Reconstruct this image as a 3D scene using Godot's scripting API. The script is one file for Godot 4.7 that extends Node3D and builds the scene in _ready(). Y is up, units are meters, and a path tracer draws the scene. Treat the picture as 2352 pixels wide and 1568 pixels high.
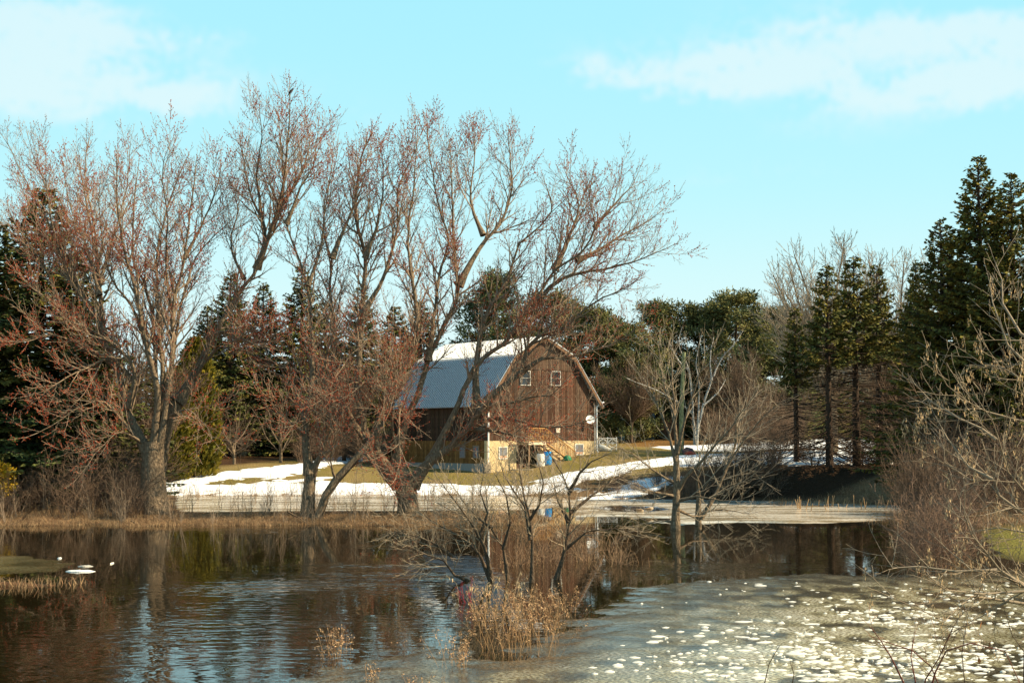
extends Node3D
# A riverside in early spring: bare red-budded maples on a flooded bank, a brown barn on the lawn behind, spruces, ice and meltwater.

const F := 3231.0            # focal length in pixels of a picture 2352 wide
const EYE := Vector3(0, 3.4, 0)
const PITCH := 0.07076       # the lens looks up by four degrees
const SUN := Vector3(0.72, 0.62, 0.16)

class Acc:
	var v := PackedVector3Array()
	var n := PackedVector3Array()
	var c := PackedColorArray()
	var i := PackedInt32Array()
	var uv := PackedVector2Array()

class Habit:
	var top := 2
	var seg := [0.5, 0.3, 0.2]
	var lift := [0.05, 0.1, 0.1]
	var wig := [0.12, 0.15, 0.18]
	var gap := [0.45, 0.3, 0.22]
	var ang := [0.8, 0.75, 0.7]
	var ratio := [0.5, 0.45, 0.4]
	var thin := 0.006
	var tips := PackedVector3Array()
	var ways := PackedVector3Array()

var rng := RandomNumberGenerator.new()
var M := {}
var taken := {}
var nz := FastNoiseLite.new()
var nz2 := FastNoiseLite.new()

func ray(px: float, py: float) -> Vector3:
	var a := (px - 1176.0) / F
	var b := (784.0 - py) / F
	return Vector3(a, b * cos(PITCH) + sin(PITCH), -(cos(PITCH) - b * sin(PITCH)))

func at(px: float, py: float, d: float) -> Vector3:
	var r := ray(px, py)
	return EYE + r * (d / -r.z)

func flat(px: float, py: float, y := 0.0) -> Vector2:      # where a sight line meets the level y
	var r := ray(px, py)
	var p := EYE + r * ((y - EYE.y) / r.y)
	return Vector2(p.x, p.z)

func land(px: float, py: float) -> Vector3:                # where a sight line meets the ground
	var r := ray(px, py)
	var d := 20.0
	while d < 260.0:
		var p := EYE + r * (d / -r.z)
		if p.y <= maxf(high(p.x, p.z), 0.0):
			return p
		d += 0.25
	return EYE + r * (d / -r.z)

func on(px: float, d: float) -> Vector3:                   # the ground at that distance below picture column px
	var p := at(px, 1013.0, d)
	return Vector3(p.x, high(p.x, p.z), p.z)

func r1(a: float, b: float) -> float:
	return rng.randf_range(a, b)

func rv() -> Vector3:
	return Vector3(rng.randf() * 2.0 - 1.0, rng.randf() * 2.0 - 1.0, rng.randf() * 2.0 - 1.0)

# ---- the ground ----
const SHORE := [
	[-200, [0, -0.7, 55, -0.7, 57, 0.0, 60, 0.3, 75, 0.6, 100, 1.3, 140, 2.4, 200, 3.2, 400, 5, 2000, 6]],
	[330, [0, -0.7, 55, -0.7, 57, 0.0, 60, 0.25, 64, 0.25, 68, 0.05, 86, 0.05, 95, 0.5, 110, 1.4, 130, 2.2, 200, 3.2, 400, 5, 2000, 6]],
	[600, [0, -0.7, 55, -0.7, 56.8, 0.0, 60, 0.22, 63.5, 0.15, 65.5, -0.06, 86, -0.06, 88, 0.05, 95, 0.5, 102, 1.0, 110, 1.46, 120, 1.95, 130, 2.3, 160, 3, 400, 5, 2000, 6]],
	[950, [0, -0.7, 55, -0.7, 57, 0.0, 60, 0.25, 63.5, 0.2, 66, -0.06, 85, -0.06, 88, 0.05, 95, 0.45, 107, 1.0, 118, 1.6, 130, 2.2, 160, 3, 400, 5, 2000, 6]],
	[1150, [0, -0.7, 55, -0.7, 57.5, 0.0, 60, 0.15, 63, 0.1, 66, -0.06, 84, -0.06, 88, 0.05, 96, 0.45, 107, 1.0, 118, 1.9, 130, 2.6, 160, 3.2, 400, 5, 2000, 6]],
	[1380, [0, -0.7, 60, -0.7, 62, -0.12, 80, -0.06, 84, 0.1, 90, 0.8, 100, 1.5, 112, 2.3, 125, 2.9, 140, 3.35, 170, 3.6, 400, 5, 2000, 6]],
	[1550, [0, -0.7, 58, -0.7, 60, -0.12, 80, -0.06, 83, 0.25, 88, 1.15, 96, 1.6, 105, 2.0, 115, 2.4, 130, 2.95, 142, 3.6, 152, 3.4, 170, 3.5, 400, 5, 2000, 6]],
	[1850, [0, -0.7, 58, -0.7, 60, -0.12, 79, -0.06, 80.5, 0.3, 83.5, 1.85, 92, 2.1, 110, 2.4, 130, 2.9, 150, 3.3, 400, 5, 2000, 6]],
	[2050, [0, -0.7, 58, -0.7, 60, -0.12, 74, -0.06, 76, 0.3, 80, 1.7, 92, 2.1, 110, 2.4, 130, 2.9, 150, 3.3, 400, 5, 2000, 6]],
	[2150, [0, -0.7, 52, -0.7, 56, -0.06, 60, 0.05, 68, 0.5, 76, 1.3, 90, 2.0, 130, 2.9, 150, 3.3, 400, 5, 2000, 6]],
	[2290, [0, -0.7, 38, -0.7, 39.7, 0.0, 46, 0.1, 56, 0.25, 64, 0.6, 75, 1.2, 90, 2.0, 130, 2.9, 150, 3.3, 400, 5, 2000, 6]],
	[2600, [0, -0.7, 32, -0.7, 34, 0.05, 46, 0.2, 56, 0.35, 64, 0.7, 75, 1.3, 90, 2.0, 130, 2.9, 150, 3.3, 400, 5, 2000, 6]]]

func along(row: Array, d: float) -> float:
	var k := 2
	while k < row.size() - 2 and row[k] < d:
		k += 2
	var t: float = clampf((d - row[k - 2]) / (row[k] - row[k - 2]), 0.0, 1.0)
	return lerpf(row[k - 1], row[k + 1], t)

func column(x: float, z: float) -> float:
	return 1176.0 + x / maxf(-z, 12.0) * F / cos(PITCH)

func high(x: float, z: float) -> float:
	var d := -z
	if d < 20.0:                                            # the near bank, below the frame
		return lerpf(0.9, -0.7, smoothstep(9.0, 16.0, d))
	if d > 40.0 and d < 75.0:                               # a ragged shore
		d += (nz.get_noise_2d(x * 22.0, 5.0) * 2.2 + nz2.get_noise_2d(x * 30.0, z * 6.0) * 0.8) * (1.0 - smoothstep(60.0, 75.0, d)) * smoothstep(40.0, 50.0, d)
	var px := clampf(column(x, z), -200.0, 2599.0)
	var k := 1
	while SHORE[k][0] < px:
		k += 1
	var t := smoothstep(0.0, 1.0, (px - SHORE[k - 1][0]) / (SHORE[k][0] - SHORE[k - 1][0]))
	var y := lerpf(along(SHORE[k - 1][1], d), along(SHORE[k][1], d), t)
	return y + (nz.get_noise_2d(x * 6.0, z * 6.0) * 0.10 if y > -0.3 else 0.0) * smoothstep(-0.1, 0.5, y)

# ---- naming ----
func numbered(called: String) -> String:
	var k: int = taken.get(called, -1) + 1
	taken[called] = k
	return called if k == 0 else "%s_%03d" % [called, k]

func tag(o: Node, label: String, category: String, group := "", kind := "") -> void:
	o.set_meta("label", label)
	o.set_meta("category", category)
	if group:
		o.set_meta("group", group)
	if kind:
		o.set_meta("kind", kind)

func thing(called: String, label: String, category: String, where := Vector3.ZERO, turn := 0.0, group := "") -> Node3D:
	var o := Node3D.new()
	o.name = numbered(called)
	add_child(o)
	o.position = where
	o.rotation.y = turn
	tag(o, label, category, group)
	return o

func put(called: String, mesh: Mesh, m: Material, parent: Node = self, kind := "") -> MeshInstance3D:
	var o := MeshInstance3D.new()
	o.mesh = mesh
	o.name = numbered(called) if parent == self else called
	if m:
		o.material_override = m
	if kind:
		o.set_meta("kind", kind)
	parent.add_child(o, true)
	return o

func scatter(called: String, mesh: Mesh, m: Material, where: Array, parent: Node = self) -> MultiMeshInstance3D:
	var mm := MultiMesh.new()
	mm.transform_format = MultiMesh.TRANSFORM_3D
	mm.mesh = mesh
	mm.instance_count = where.size()
	for k in where.size():
		mm.set_instance_transform(k, where[k])
	var o := MultiMeshInstance3D.new()
	o.multimesh = mm
	o.name = numbered(called) if parent == self else called
	if m:
		o.material_override = m
	o.set_meta("kind", "stuff")
	parent.add_child(o, true)
	return o

# ---- shapes ----
func mesh_of(a: Acc, into: ArrayMesh = null) -> ArrayMesh:
	var arr := []
	arr.resize(Mesh.ARRAY_MAX)
	arr[Mesh.ARRAY_VERTEX] = a.v
	if a.n.size() == a.v.size() and a.n.size():
		arr[Mesh.ARRAY_NORMAL] = a.n
	if a.c.size() == a.v.size() and a.c.size():
		arr[Mesh.ARRAY_COLOR] = a.c
	if a.uv.size() == a.v.size() and a.uv.size():
		arr[Mesh.ARRAY_TEX_UV] = a.uv
	arr[Mesh.ARRAY_INDEX] = a.i
	var m := into if into else ArrayMesh.new()
	m.add_surface_from_arrays(Mesh.PRIMITIVE_TRIANGLES, arr)
	return m

func tube(a: Acc, pts: PackedVector3Array, rad: PackedFloat32Array, sides: int, smooth := true, lumpy := 0.0) -> void:
	var m := pts.size()
	var b := a.v.size()
	var t := (pts[1] - pts[0]).normalized()
	var u := t.cross(Vector3(0.31, 0.2, 0.93) if absf(t.y) > 0.9 else Vector3.UP).normalized()
	for k in m:
		t = (pts[mini(k + 1, m - 1)] - pts[maxi(k - 1, 0)]).normalized()
		u = (u - t * u.dot(t)).normalized()
		var w := t.cross(u)
		for s in sides:
			var g := TAU * s / sides
			var q := u * cos(g) + w * sin(g)
			var r := rad[k]
			if lumpy > 0.0:
				r *= 1.0 + lumpy * nz2.get_noise_3d(s * 37.0, pts[k].y * 14.0, pts[k].x * 9.0) + lumpy * 0.6 * sin(s * 2.4 + pts[k].y)
			a.v.append(pts[k] + q * r)
			if smooth:
				a.n.append(q)
	for k in m - 1:
		for s in sides:
			var p := b + k * sides + s
			var q2 := b + k * sides + (s + 1) % sides
			a.i.append_array([p, p + sides, q2, q2, p + sides, q2 + sides])

func capped(a: Acc, pts: Array, rad: Array, sides := 10) -> void:   # a closed body of revolution along a bent line
	var p := PackedVector3Array(pts)
	var r := PackedFloat32Array(rad)
	var e0 := (p[0] - p[1]).normalized() * r[0] * 0.35
	var e1 := (p[p.size() - 1] - p[p.size() - 2]).normalized() * r[r.size() - 1] * 0.35
	p.insert(0, p[0] + e0)
	r.insert(0, r[0] * 0.02)
	p.append(p[p.size() - 1] + e1)
	r.append(r[r.size() - 1] * 0.02)
	tube(a, p, r, sides, false)

func box(a: Acc, c: Vector3, s: Vector3, turn := Basis.IDENTITY, col := Color(-1, 0, 0)) -> void:
	var h := s * 0.5
	var f := [[Vector3.RIGHT, Vector3.UP, Vector3.BACK], [Vector3.LEFT, Vector3.UP, Vector3.FORWARD], [Vector3.UP, Vector3.BACK, Vector3.RIGHT],
		[Vector3.DOWN, Vector3.FORWARD, Vector3.RIGHT], [Vector3.BACK, Vector3.UP, Vector3.LEFT], [Vector3.FORWARD, Vector3.UP, Vector3.RIGHT]]
	for q in f:
		var n: Vector3 = q[0]
		var u: Vector3 = q[1]
		var w := n.cross(u)
		var b := a.v.size()
		for k in [[-1, -1], [1, -1], [1, 1], [-1, 1]]:
			a.v.append(c + turn * ((n + u * k[0] + w * k[1]) * h))
			if col.r >= 0.0:
				a.c.append(col)
		a.i.append_array([b, b + 2, b + 1, b, b + 3, b + 2])

func bar(a: Acc, p: Vector3, q: Vector3, wide: float, deep: float, col := Color(-1, 0, 0)) -> void:
	var t := q - p
	var y := t.normalized()
	var x := y.cross(Vector3.BACK if absf(y.z) < 0.9 else Vector3.RIGHT).normalized()
	box(a, (p + q) * 0.5, Vector3(wide, t.length(), deep), Basis(x, y, x.cross(y)), col)

func tri(a: Acc, p: Vector3, q: Vector3, r: Vector3, c: Color) -> void:
	var b := a.v.size()
	a.v.append(p)
	a.v.append(q)
	a.v.append(r)
	a.c.append(c)
	a.c.append(c)
	a.c.append(c)
	a.i.append_array([b, b + 1, b + 2])

func leaf(a: Acc, p: Vector3, way: Vector3, wide: float, c: Color) -> void:   # one narrow spray of needles, or a blade
	var s := way.cross(rv()).normalized() * wide
	var b := a.v.size()
	a.v.append(p + s * 0.35)
	a.v.append(p + way * 0.55 + s)
	a.v.append(p + way)
	a.v.append(p + way * 0.55 - s)
	for k in 4:
		a.c.append(c)
	a.i.append_array([b, b + 1, b + 2, b, b + 2, b + 3])

func smooth_line(pts: PackedVector3Array, step: float) -> PackedVector3Array:
	var o := PackedVector3Array()
	for k in pts.size() - 1:
		var a := pts[maxi(k - 1, 0)]
		var b := pts[k]
		var c := pts[k + 1]
		var d := pts[mini(k + 2, pts.size() - 1)]
		var n := maxi(1, int(b.distance_to(c) / step))
		for s in n:
			o.append(b.cubic_interpolate(c, a, d, float(s) / n))
	o.append(pts[pts.size() - 1])
	return o

# ---- branching ----
func grow(a: Acc, p: Vector3, way: Vector3, length: float, rad: float, lev: int, h: Habit) -> void:
	var n := maxi(2, int(length / h.seg[lev]))
	var step := length / n
	var pts := PackedVector3Array([p])
	var rads := PackedFloat32Array([maxf(rad, h.thin)])
	var wig: float = h.wig[lev]
	var up: float = h.lift[lev] * step * 3.0
	for k in n:
		way = (way + rv() * wig + Vector3(0, up, 0)).normalized()
		p += way * step
		pts.append(p)
		rads.append(maxf(rad * (1.0 - 0.8 * (k + 1.0) / n), h.thin * 0.8))
	tube(a, pts, rads, 3 if lev > 0 else 4, false)
	if lev >= h.top:
		h.tips.append(p)
		h.ways.append(way)
		return
	var m := int(length / h.gap[lev])
	var az := rng.randf() * TAU
	for k in m:
		var f := 0.15 + 0.85 * (k + rng.randf()) / m
		var e := f * n
		var j := mini(int(e), n - 1)
		var q := pts[j].lerp(pts[j + 1], e - j)
		var t := (pts[j + 1] - pts[j]).normalized()
		var u := t.cross(Vector3(0.3, 0.5, 0.8)).normalized()
		az += 2.4 + r1(-0.5, 0.5)
		var side := u * cos(az) + t.cross(u) * sin(az)
		var g: float = h.ang[lev] * r1(0.7, 1.25)
		grow(a, q, t * cos(g) + side * sin(g), length * h.ratio[lev] * (1.15 - 0.65 * f) * r1(0.65, 1.25), rads[j] * 0.62, lev + 1, h)
	grow(a, p, way, length * h.ratio[lev] * 0.6, rads[n] * 0.8, lev + 1, h)

func limb_line(spots: Array, d: float, dz: float) -> PackedVector3Array:
	var p := PackedVector3Array()
	for k in spots.size() / 2:
		var t := float(k) / (spots.size() / 2 - 1)
		p.append(at(spots[k * 2], spots[k * 2 + 1], d + dz * pow(t, 1.3)))
	return smooth_line(p, 0.45)

func dress(a: Acc, line: PackedVector3Array, r0: float, rend: float, from: float, gap: float, long0: float, long1: float, h: Habit) -> void:
	var total := 0.0
	for k in line.size() - 1:
		total += line[k].distance_to(line[k + 1])
	var m := int(total * (1.0 - from) / gap)
	var az := rng.randf() * TAU
	for k in m:
		var f := from + (1.0 - from) * (k + rng.randf()) / m
		var e := f * (line.size() - 1)
		var j := mini(int(e), line.size() - 2)
		var t := (line[j + 1] - line[j]).normalized()
		var u := t.cross(Vector3(0.3, 0.2, 0.9)).normalized()
		az += 2.4 + r1(-0.6, 0.6)
		var side := u * cos(az) + t.cross(u) * sin(az)
		var g: float = r1(0.45, 1.0)
		var w := (t * cos(g) + side * sin(g) + Vector3(0, 0.12, 0)).normalized()
		var r := lerpf(r0, rend, pow(f, 0.6))
		grow(a, line[j].lerp(line[j + 1], e - j), w, lerpf(long0, long1, f) * r1(0.5, 1.2), minf(r * 0.5, 0.05), 0, h)
	grow(a, line[line.size() - 1], (line[line.size() - 1] - line[line.size() - 2]).normalized(), long1 * 0.6, rend * 0.8, 0, h)

func bud_spots(h: Habit, share: float, size: float) -> Array:
	var o := []
	for k in h.tips.size():
		var lush := share * clampf(0.55 + 1.9 * nz2.get_noise_3dv(h.tips[k] * 18.0), 0.06, 1.3)
		for e in 4:
			if rng.randf() < lush:
				var y := (h.ways[k] + rv() * 0.4).normalized()
				var x := y.cross(Vector3(0.4, 0.3, 0.8)).normalized()
				var s := size * r1(0.6, 1.3)
				o.append(Transform3D(Basis(x * s, y * s * 1.7, x.cross(y) * s), h.tips[k] - h.ways[k] * e * r1(0.06, 0.22) + rv() * 0.015))
	return o

func bud_mesh() -> ArrayMesh:
	var a := Acc.new()
	a.v = PackedVector3Array([Vector3(0, 1, 0), Vector3(0, -1, 0), Vector3(1, 0, 0), Vector3(0, 0, 1), Vector3(-1, 0, 0), Vector3(0, 0, -1)])
	for k in 4:
		var p := 2 + k
		var q := 2 + (k + 1) % 4
		a.i.append_array([0, p, q, 1, q, p])
	return mesh_of(a)

# A tree whose limbs are listed as [base radius, tip radius, depth change, first twig, x, y, x, y ...]
func limbed_tree(called: String, label: String, d: float, trunk: Array, trunk_r: Array, limbs: Array, h: Habit, o: Dictionary) -> Node3D:
	var foot := at(trunk[0], trunk[1], d)
	foot.y = maxf(high(foot.x, foot.z) - 0.15, -0.6)
	var t := thing(called, label, o.get("category", "tree"), foot, 0.0, o.get("group", ""))
	var inv := -foot
	var tw := Acc.new()
	var sides: int = o.get("sides", 10)
	if trunk.size() > 2:
		var a := Acc.new()
		var line := limb_line(trunk, d, 0.0)
		line[0] = foot
		var rr := PackedFloat32Array()
		for k in line.size():
			var f := float(k) / (line.size() - 1) * (trunk_r.size() - 1)
			var j := mini(int(f), trunk_r.size() - 2)
			rr.append(lerpf(trunk_r[j], trunk_r[j + 1], f - j))
		for k in line.size():
			line[k] += inv
		tube(a, line, rr, sides + 6, true, 0.12)
		put("trunk", mesh_of(a), o.bark, t)
	for l in limbs:
		var a := Acc.new()
		var line := limb_line(l.slice(4), d, l[2])
		line = line.slice(0, maxi(3, int(line.size() * (o.get("cut", 1.0) if l[1] < 0.04 else 1.0))))
		var rr := PackedFloat32Array()
		var first := line[0]
		for k in line.size():
			var f := float(k) / (line.size() - 1)
			rr.append(lerpf(l[0], l[1] * 0.8, pow(f, 0.55)) * o.get("slim", 1.0))
			rr[k] *= 1.0 + o.get("flare", 0.25) * exp(-line[k].distance_to(first) / 0.9)
			line[k] += rv() * 0.03 * minf(1.0, f * 4.0)
		for k in line.size():
			line[k] += inv
		tube(a, line, rr, sides if l[0] > 0.05 else 5, true, 0.06)
		put("limb", mesh_of(a), o.bark, t)
		dress(tw, line, l[0], l[1], l[3], o.gap, o.long[0], o.long[1], h)
	put("twigs", mesh_of(tw), o.twig, t, "stuff")
	if o.has("buds"):
		scatter("buds", M.bud, o.bud_mat, bud_spots(h, o.buds, o.bud_size), t)
	return t

# A bare tree of any kind, made once as meshes and reused
func bare_tree(height: float, spread: float, stems: int, h: Habit) -> Array:
	var wood := Acc.new()
	var tw := Acc.new()
	var line := PackedVector3Array([Vector3.ZERO, Vector3(r1(-0.1, 0.1), height * 0.12, 0), Vector3(r1(-0.2, 0.2), height * 0.25, r1(-0.2, 0.2))])
	line = smooth_line(line, 0.5)
	var rr := PackedFloat32Array()
	for k in line.size():
		rr.append(height * lerpf(0.022, 0.015, float(k) / line.size()))
	tube(wood, line, rr, 9, true, 0.1)
	for s in stems:
		var az := TAU * s / stems + r1(-0.4, 0.4)
		var out := spread * r1(0.4, 1.0) * (1.0 if s else 0.2)
		var b: Vector3 = line[line.size() - 1 - (s % 2)]
		var e := Vector3(cos(az) * out, height * r1(0.78, 1.0) * (1.0 - 0.25 * out / maxf(spread, 0.1)), sin(az) * out)
		var l2 := smooth_line(PackedVector3Array([b, b.lerp(e, 0.35) + Vector3(cos(az), -0.3, sin(az)) * out * 0.12 + rv() * 0.2, b.lerp(e, 0.7) + rv() * 0.3, e]), 0.5)
		var r2 := PackedFloat32Array()
		for k in l2.size():
			r2.append(height * lerpf(0.010, 0.0022, pow(float(k) / l2.size(), 0.7)))
		tube(wood, l2, r2, 6)
		dress(tw, l2, height * 0.010, height * 0.002, 0.12, h.gap[0], height * 0.2, height * 0.1, h)
	return [mesh_of(wood), mesh_of(tw)]

# ---- evergreens ----
func spruce(height: float, wide: float, dense: float, bare: float, gold: float) -> Array:
	var wood := Acc.new()
	var fo := Acc.new()
	tube(wood, PackedVector3Array([Vector3(0, -0.3, 0), Vector3(0, height * 0.5, 0), Vector3(0, height * 0.98, 0)]), PackedFloat32Array([height * 0.018, height * 0.011, 0.02]), 7)
	var y := height * 0.04
	while y < height * 0.985:
		var f := y / height
		var reach := wide * 1.12 * pow(1.0 - f, 0.92) * lerpf(0.85, 1.0, minf(1.0, f * 5.0)) + 0.12
		var n := int(lerpf(13.0, 7.0, f) * (1.0 if f > bare else 0.6) + rng.randf())
		var leafy := dense if f > bare else dense * 0.2
		for k in n:
			var az := rng.randf() * TAU
			var long := reach * (r1(0.5, 0.9) if rng.randf() < 0.6 else r1(0.9, 1.2))
			var side := Vector3(-sin(az), 0, cos(az))
			var p := Vector3(0, y + r1(-0.2, 0.2), 0)
			var rise := lerpf(-0.35, 0.75, pow(f, 1.5)) + r1(-0.12, 0.12)
			var m := maxi(2, int(long / 0.19))
			var tone := r1(0.7, 1.25)
			var warm := clampf(gold + r1(-0.35, 0.35), 0.0, 1.0)
			var col := Color(0.058, 0.080, 0.030).lerp(Color(0.19, 0.145, 0.028), warm) * tone
			if f < bare:
				col = Color(0.17, 0.115, 0.07) * tone
			var pts := PackedVector3Array([p])
			for s in m:
				var e := float(s) / m
				var way := Vector3(cos(az), rise + e * e * 0.5 - 0.1, sin(az)).normalized()
				p += way * (long / m)
				if s % 4 == 3 or s == m - 1:
					pts.append(p)
				if e > 0.18:
					var spread := ((1.0 - e) * 0.5 + 0.22) * lerpf(1.0, 0.5, f * f)
					var q := 1 + int(leafy * 6.0 * rng.randf() + leafy * 3.0)
					if f < bare and rng.randf() > 0.3:
						continue
					for z in q:
						var w := (way * r1(0.1, 0.9) + side * r1(-1.0, 1.0) + Vector3(0, r1(-0.75, 0.2), 0)).normalized() * spread * r1(0.5, 1.1)
						leaf(fo, p + side * r1(-0.15, 0.15) * spread, w, r1(0.035, 0.085) if f > bare else 0.010, col * r1(0.7, 1.35))
			var rr := PackedFloat32Array()
			for s in pts.size():
				rr.append(lerpf(0.035, 0.01, float(s) / pts.size()) * (0.5 + long * 0.2))
			tube(wood, pts, rr, 3)
		y += lerpf(0.30, 0.20, f)
	for k in 10:
		leaf(fo, Vector3(0, height * r1(0.94, 0.985), 0), Vector3(r1(-0.14, 0.14), r1(0.15, 0.4), r1(-0.14, 0.14)), 0.03, Color(0.08, 0.075, 0.02))
	return [mesh_of(wood), mesh_of(fo)]

func pine(height: float, wide: float, gold: float) -> Array:
	var wood := Acc.new()
	var fo := Acc.new()
	var trunk := smooth_line(PackedVector3Array([Vector3(0, -0.3, 0), Vector3(r1(-0.2, 0.2), height * 0.5, 0.1), Vector3(r1(-0.4, 0.4), height * 0.95, 0)]), 1.0)
	var rr := PackedFloat32Array()
	for k in trunk.size():
		rr.append(lerpf(height * 0.017, 0.03, float(k) / trunk.size()))
	tube(wood, trunk, rr, 8)
	for k in 84:
		var f := 0.12 + 0.88 * (k + rng.randf()) / 84.0
		var b := trunk[mini(int(f * (trunk.size() - 1)), trunk.size() - 1)]
		var az := rng.randf() * TAU
		var long := wide * (sin(clampf((1.12 - f) * 2.0, 0.0, 1.0) * PI * 0.5)) * r1(0.6, 1.1) + 0.3
		var way := Vector3(cos(az), lerpf(0.02, 0.9, f * f) + r1(-0.1, 0.2), sin(az)).normalized()
		var e := b + way * long
		tube(wood, PackedVector3Array([b, b.lerp(e, 0.5) + Vector3(0, -0.12, 0), e]), PackedFloat32Array([0.06, 0.04, 0.015]), 4)
		var clumps := 2 + int(long * 2.2)
		for c in clumps:
			var s := r1(0.35, 1.05)
			var q := b.lerp(e, s) + Vector3(r1(-0.5, 0.5), r1(-0.1, 0.35), r1(-0.5, 0.5)) * (0.3 + long * 0.22)
			var warm := clampf(gold + r1(-0.4, 0.4), 0.0, 1.0)
			var col := Color(0.060, 0.085, 0.040).lerp(Color(0.19, 0.155, 0.045), warm) * r1(0.8, 1.2)
			for z in 56:
				var w := (rv() + Vector3(0, 0.45, 0)).normalized()
				leaf(fo, q + w * r1(0.0, 0.4) + rv() * 0.28, w * r1(0.2, 0.4), r1(0.03, 0.06), col * r1(0.65, 1.35))
	return [mesh_of(wood), mesh_of(fo)]

func cedar(height: float, wide: float) -> Array:
	var wood := Acc.new()
	var fo := Acc.new()
	tube(wood, PackedVector3Array([Vector3(0, -0.2, 0), Vector3(0, height * 0.6, 0), Vector3(0, height * 0.95, 0)]), PackedFloat32Array([0.16, 0.1, 0.03]), 6)
	for k in 5200:
		var f := pow(rng.randf(), 1.25)
		var az := rng.randf() * TAU
		var bulge := 1.0 + 0.28 * nz2.get_noise_3d(cos(az) * 90.0, f * height * 42.0, sin(az) * 90.0)
		var r := wide * sqrt(maxf(0.0, 1.0 - pow(f, 1.7))) * bulge * r1(0.62, 1.02) * lerpf(0.7, 1.0, minf(1.0, f * 6.0))
		var out := Vector3(cos(az), 0, sin(az))
		var col := Color(0.07, 0.075, 0.012).lerp(Color(0.17, 0.125, 0.014), rng.randf()) * r1(0.7, 1.2)
		for z in 2:
			leaf(fo, out * r + Vector3(0, f * height + 0.1, 0), (out * r1(0.1, 0.8) + Vector3(r1(-0.4, 0.4), r1(0.2, 1.0), r1(-0.4, 0.4))).normalized() * r1(0.25, 0.5), r1(0.05, 0.1), col)
	return [mesh_of(wood), mesh_of(fo)]

func evergreen(called: String, label: String, kind: Array, where: Vector3, size: float, turn: float, group := "", widen := 1.0) -> Node3D:
	var t := thing(called, label, "tree", where, turn, group)
	t.scale = Vector3(size * widen, size, size * widen)
	put("trunk", kind[0], M.fir_bark, t)
	put("crown", kind[1], M.needles, t)
	return t

func bare(called: String, label: String, kind: Array, where: Vector3, size: float, turn: float, bark: Material, twig: Material, group := "") -> Node3D:
	var t := thing(called, label, "tree", where, turn, group)
	t.scale = Vector3.ONE * size
	put("trunk", kind[0], bark, t)
	put("crown", kind[1], twig, t)
	return t

# ---- thickets, weeds and grass ----
func shrub_mesh(stems: int, height: float, spread: float, h: Habit) -> ArrayMesh:
	var a := Acc.new()
	for s in stems:
		var az := rng.randf() * TAU
		var b := Vector3(cos(az), 0, sin(az)) * r1(0.0, spread * 0.25) + Vector3(0, -0.15, 0)
		var way := Vector3(cos(az) * r1(0.1, 1.0) * spread / height, 1.0, sin(az) * r1(0.1, 1.0) * spread / height).normalized()
		grow(a, b, way, height * r1(0.55, 1.05), r1(0.6, 1.3) * h.thin * 2.5, 0, h)
	return mesh_of(a)

func grass_mesh(blades: int, height: float, spread: float, lean: float, wide: float) -> ArrayMesh:
	var a := Acc.new()
	for k in blades:
		var p := Vector3(r1(-spread, spread), -0.04, r1(-spread, spread))
		var bend := Vector3(r1(-1, 1), 0, r1(-1, 1)) * lean
		var hh := height * r1(0.4, 1.15)
		var c := Color(0.37, 0.25, 0.135).lerp(Color(0.19, 0.105, 0.058), rng.randf()) * r1(0.7, 1.3)
		var s := Vector3(r1(-1, 1), 0, r1(-1, 1)).normalized() * wide
		var q := p + Vector3(0, hh * 0.6, 0) + bend * hh * 0.35
		var e := p + Vector3(0, hh * r1(0.5, 1.0), 0) + bend * hh
		var b := a.v.size()
		for z in [p - s, p + s, q + s * 0.7, q - s * 0.7, e]:
			a.v.append(z)
			a.c.append(c)
		a.i.append_array([b, b + 1, b + 2, b, b + 2, b + 3, b + 3, b + 2, b + 4])
	return mesh_of(a)

func weed_mesh(stems: int, height: float, spread: float, heads: int, thin: float) -> Array:   # [stems, seed heads]
	var a := Acc.new()
	var f := Acc.new()
	for s in stems:
		var b := Vector3(r1(-spread, spread) * 0.6, -0.2, r1(-spread, spread) * 0.6)
		var way := Vector3(r1(-0.5, 0.5) * spread / height, 1, r1(-0.5, 0.5) * spread / height).normalized()
		var p := b
		var pts := PackedVector3Array([b])
		var hh := height * r1(0.5, 1.1) + 0.2
		for k in 6:
			way = (way + rv() * 0.12 + Vector3(way.x, -0.03 * k, way.z) * 0.08).normalized()
			p += way * hh / 6.0
			pts.append(p)
		var rr := PackedFloat32Array()
		for k in 7:
			rr.append(thin * (1.3 - 0.12 * k))
		tube(a, pts, rr, 3, false)
		for k in 3:
			var q := pts[3 + k]
			var e := q + (way + rv() * 0.8).normalized() * hh * 0.16
			tube(a, PackedVector3Array([q, e]), PackedFloat32Array([thin * 0.7, thin * 0.5]), 3, false)
			for z in heads:
				var col := Color(0.46, 0.31, 0.17).lerp(Color(0.26, 0.14, 0.08), rng.randf()) * r1(0.8, 1.2)
				leaf(f, e.lerp(q, rng.randf() * 0.5) + rv() * 0.03, (rv() + Vector3(0, -0.2, 0)).normalized() * r1(0.02, 0.06), r1(0.004, 0.010), col)
	return [mesh_of(a), mesh_of(f)] if heads else [mesh_of(a)]

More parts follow.
